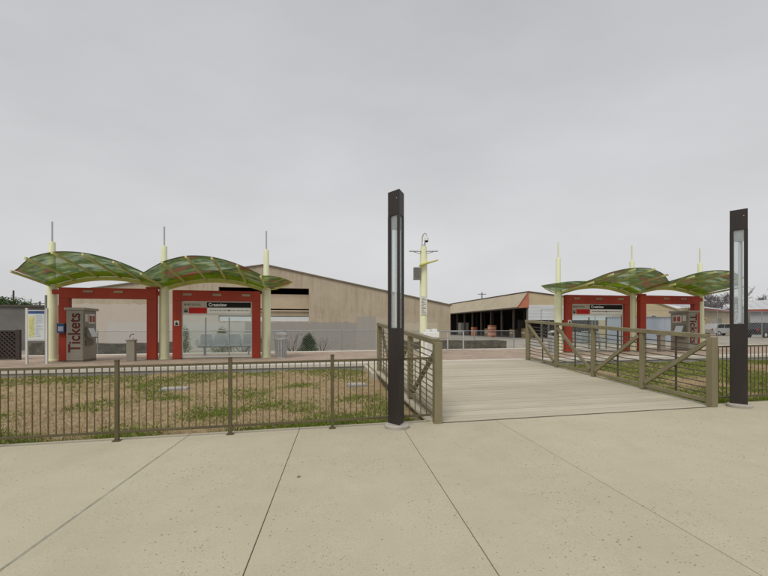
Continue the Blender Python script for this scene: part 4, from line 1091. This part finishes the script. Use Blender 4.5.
def car(px, y, rz, mat, label, name, van=False):
    x = U(px) * y
    t = thing(name, (x, y, .42), rz, label, 'car' if not van else 'van', 'vehicles parked behind the tall chain link fence')
    prof = [(-2.2, .35), (2.2, .35), (2.25, .75), (2.1, .95), (1.1, 1.05), (.55, 1.62), (-1.5, 1.66), (-2.1, 1.05), (-2.25, .9)] if not van else [(-2.4, .35), (2.4, .35), (2.45, .9), (2.2, 1.15), (1.5, 1.25), (.9, 2.0), (-2.3, 2.05), (-2.42, 1.2)]
    mb = MB(); n = len(prof); vs = [(p, -.86, z) for p, z in prof] + [(p, .86, z) for p, z in prof]
    mb.add(vs, [tuple(range(n)), tuple(range(2 * n - 1, n - 1, -1))] + [(i, n + i, n + (i + 1) % n, (i + 1) % n) for i in range(n)]); mb.build('body', mat, t, bevel=.06)
    top = 1.58 if not van else 1.92; sill = 1.08 if not van else 1.3
    for sg in (-1, 1):
        for (a, b, c, d) in ((-1.75, -.5, -1.4, -.5), (-.4, .95, -.4, .55)):
            w = MB(); y0, y1 = sg * .864, sg * .874
            w.hexa([(a, y0, sill), (b, y0, sill), (b, y1, sill), (a, y1, sill), (c, y0, top), (d, y0, top), (d, y1, top), (c, y1, top)]); w.build('side_window', M['carglass'], t)
        for wx in (-1.4, 1.4):
            w = MB().tube([(wx, sg * .70, .33), (wx, sg * .885, .33)], .33, 20).build('wheel', M['rubber'], t); MB().tube([(wx, sg * .886, .33), (wx, sg * .895, .33)], .19, 14).build('rim', M['steel'], w)
    for sg in (-1, 1):
        MB().box(2.235, 2.27, sg * .62 - .15, sg * .62 + .15, .72, .88).build('headlight', M['plate'], t)
        MB().box(-2.28, -2.24, sg * .66 - .1, sg * .66 + .1, .8, 1.0).build('taillight', M['signred'], t)
car(766, 46, R(15), M['carblack'], 'black car parked at the right edge of the photo behind the tall chain link fence', 'parked_car')
car(721, 57, R(12), M['carwhite'], 'white car parked just left of the far dark lamp, behind the tall chain link fence', 'parked_car')

# ---- trees and poles
def bare_tree(px, y, h, label, seed, z=.2):
    rnd = random.Random(seed); x = U(px) * y
    t = thing('bare_tree', (x, y, z), 0, label, 'tree', 'leafless trees behind the far sheds')
    tr = MB(); tw = MB()
    def grow(p, d, L, r, lev):
        pts = [p]; q = p.copy()
        for i in range(3):
            d = (d + Vector((rnd.gauss(0, .13), rnd.gauss(0, .13), .03))).normalized(); q = q + d * L / 3; pts.append(q.copy())
        (tr if lev < 2 else tw).tube(pts, [r, r * .85, r * .7, r * .55], 5 if lev < 2 else 3, cap=False)
        if lev < 5:
            for k in range(rnd.randint(3, 4) if lev < 3 else 5):
                b = pts[rnd.randint(1, 3)]; e = (d + Vector((rnd.gauss(0, .62), rnd.gauss(0, .62), rnd.gauss(.08, .3)))).normalized()
                grow(b.copy(), e, L * rnd.uniform(.55, .8), max(.034, r * .55), lev + 1)
    grow(Vector((0, 0, 0)), Vector((0, 0, 1)), h * .40, .22, 0)
    tr.build('trunk', M['bark'], t); tw.build('crown', M['twig'], t)
for i, (px, y, h, lb) in enumerate(((710, 80, 9.4, 'leafless tree showing just right of the right shelter canopy'), (722, 84, 9.6, 'leafless tree over the tan shed, close left of the far dark lamp'), (696, 84, 9.4, 'leafless tree half hidden behind the tip of the right shelter canopy'),
        (757, 82, 9.6, 'leafless tree over the grey shed, close right of the far dark lamp'), (772, 84, 9.2, 'leafless tree at the right edge of the photo'), (738, 92, 9.2, 'leafless tree directly behind the far dark lamp'))):
    bare_tree(px, y, h, lb, 20 + i)
def leafy_tree(px, y, h, w, label, seed):
    rnd = random.Random(seed); x = U(px) * y
    t = thing('evergreen_tree', (x, y, 0), 0, label, 'tree', 'dark trees behind the grey building')
    tr = MB().tube([(0, 0, -.1), (.1, 0, h * .4), (0, .1, h * .75)], [.3, .22, .06], 8)
    for k in range(7):
        a = k * .9; tr.tube([(0, 0, h * .4), (math.cos(a) * w * .3, math.sin(a) * w * .3, h * .72)], [.1, .03], 5)
    tr.build('trunk', M['bark'], t)
    mb = MB(); cl = [(rnd.gauss(0, w * .25), rnd.gauss(0, w * .25), h * rnd.uniform(.5, .92), rnd.uniform(.5, 1.0)) for _ in range(26)]
    for _ in range(6500):
        c = rnd.choice(cl); p = Vector((c[0] + rnd.gauss(0, w * .09 * c[3]), c[1] + rnd.gauss(0, w * .09 * c[3]), c[2] + rnd.gauss(0, h * .06 * c[3])))
        a = Vector((rnd.gauss(0, 1), rnd.gauss(0, 1), rnd.gauss(0, .7))).normalized() * .13; b = Vector((rnd.gauss(0, 1), rnd.gauss(0, 1), rnd.gauss(0, 1))).normalized() * .07
        mb.add([p - a, p + b, p + a, p - b], [(0, 1, 2, 3)])
    mb.build('crown', M['leafdark'], t)
leafy_tree(-4, 52, 5.6, 7.0, 'dark evergreen tree peeking over the grey building at the left edge', 31)
leafy_tree(14, 60, 5.2, 4.0, 'smaller dark evergreen tree over the grey building, right of the larger one', 32)
def pole(px, y, h, label, arm=True):
    x = U(px) * y; t = thing('utility_pole', (x, y, 0), 0, label, 'utility pole', 'utility poles on the skyline')
    MB().tube([(0, 0, 0), (0, 0, h)], [.16, .11], 8).build('shaft', M['bark'], t)
    if arm:
        MB().box(-.9, .9, -.06, .06, h - .5, h - .38).build('crossarm', M['bark'], t)
        for k in (-.8, -.3, .3, .8): MB().tube([(k, 0, h - .38), (k, 0, h - .22)], .04, 6).build('insulator', M['plate'], t)
pole(13.5, 60, 6.9, 'dark utility pole rising over the trees at the far left', False)
pole(34.5, 90, 6.4, 'thin distant utility pole with crossarm, left of the left shelter')
pole(40, 75, 6.3, 'thin distant pole with crossarm, right of the information board')
pole(482, 95, 9.6, 'small distant utility pole over the roof of the loading dock')

# ------------------------------------------------------------------ sky, sun, camera
def world():
    w = bpy.data.worlds.new('World'); S.world = w; w.use_nodes = True
    n, l = w.node_tree.nodes, w.node_tree.links; bg = n['Background']
    sky = n.new('ShaderNodeTexSky'); sky.sky_type = 'NISHITA'; sky.sun_disc = False
    sky.sun_elevation = R(55); sky.sun_rotation = R(200); sky.air_density = 1.0; sky.dust_density = 3.0
    hs = n.new('ShaderNodeHueSaturation'); hs.inputs['Saturation'].default_value = 0.12; l.new(sky.outputs[0], hs.inputs['Color'])
    g = n.new('ShaderNodeTexCoord'); sx = n.new('ShaderNodeSeparateXYZ'); l.new(g.outputs['Generated'], sx.inputs[0])
    el = ramp(n, [(0.0, (6.35, 6.35, 6.45)), (0.25, (5.95, 5.98, 6.12)), (0.6, (5.2, 5.25, 5.42)), (1.0, (5.0, 5.05, 5.2))]); l.new(sx.outputs[2], el.inputs[0])
    mp = n.new('ShaderNodeMapping'); mp.inputs['Scale'].default_value = (1, 1, 2.6); l.new(g.outputs['Generated'], mp.inputs[0])
    a = noise(n, l, mp.outputs[0], 1.5, 5, 0.5); b = noise(n, l, mp.outputs[0], 4.5, 4, 0.5)
    r = ramp(n, [(0.3, 0.905), (0.7, 1.05)]); l.new(a, r.inputs[0]); r2 = ramp(n, [(0.3, 0.965), (0.7, 1.02)]); l.new(b, r2.inputs[0])
    c = mixc(n, l, 1.0, el.outputs[0], r.outputs[0], 'MULTIPLY'); c = mixc(n, l, 1.0, c, r2.outputs[0], 'MULTIPLY')
    c = mixc(n, l, 0.88, hs.outputs[0], c)
    l.new(c, bg.inputs[0]); bg.inputs[1].default_value = 0.097
world()
sl = bpy.data.lights.new('sun', 'SUN'); sl.energy = 1.5; sl.angle = R(24); sl.color = (1.0, 0.955, 0.87)
so = bpy.data.objects.new('sun', sl); COL.objects.link(so); so.rotation_euler = (R(35), 0, R(-20))
cam = bpy.data.cameras.new('camera'); co = bpy.data.objects.new('camera', cam); COL.objects.link(co)
co.location = (0, 0, EYE); co.rotation_euler = (R(90), 0, 0); cam.sensor_width = 36; cam.lens = F / 768 * 36; cam.shift_y = 39.5 / 768
cam.clip_start = .05; cam.clip_end = 3000
S.camera = co
vs = S.view_settings; vs.view_transform = 'Standard'; vs.look = 'None'; vs.exposure = 0.2; vs.gamma = 1.0; vs.use_curve_mapping = False
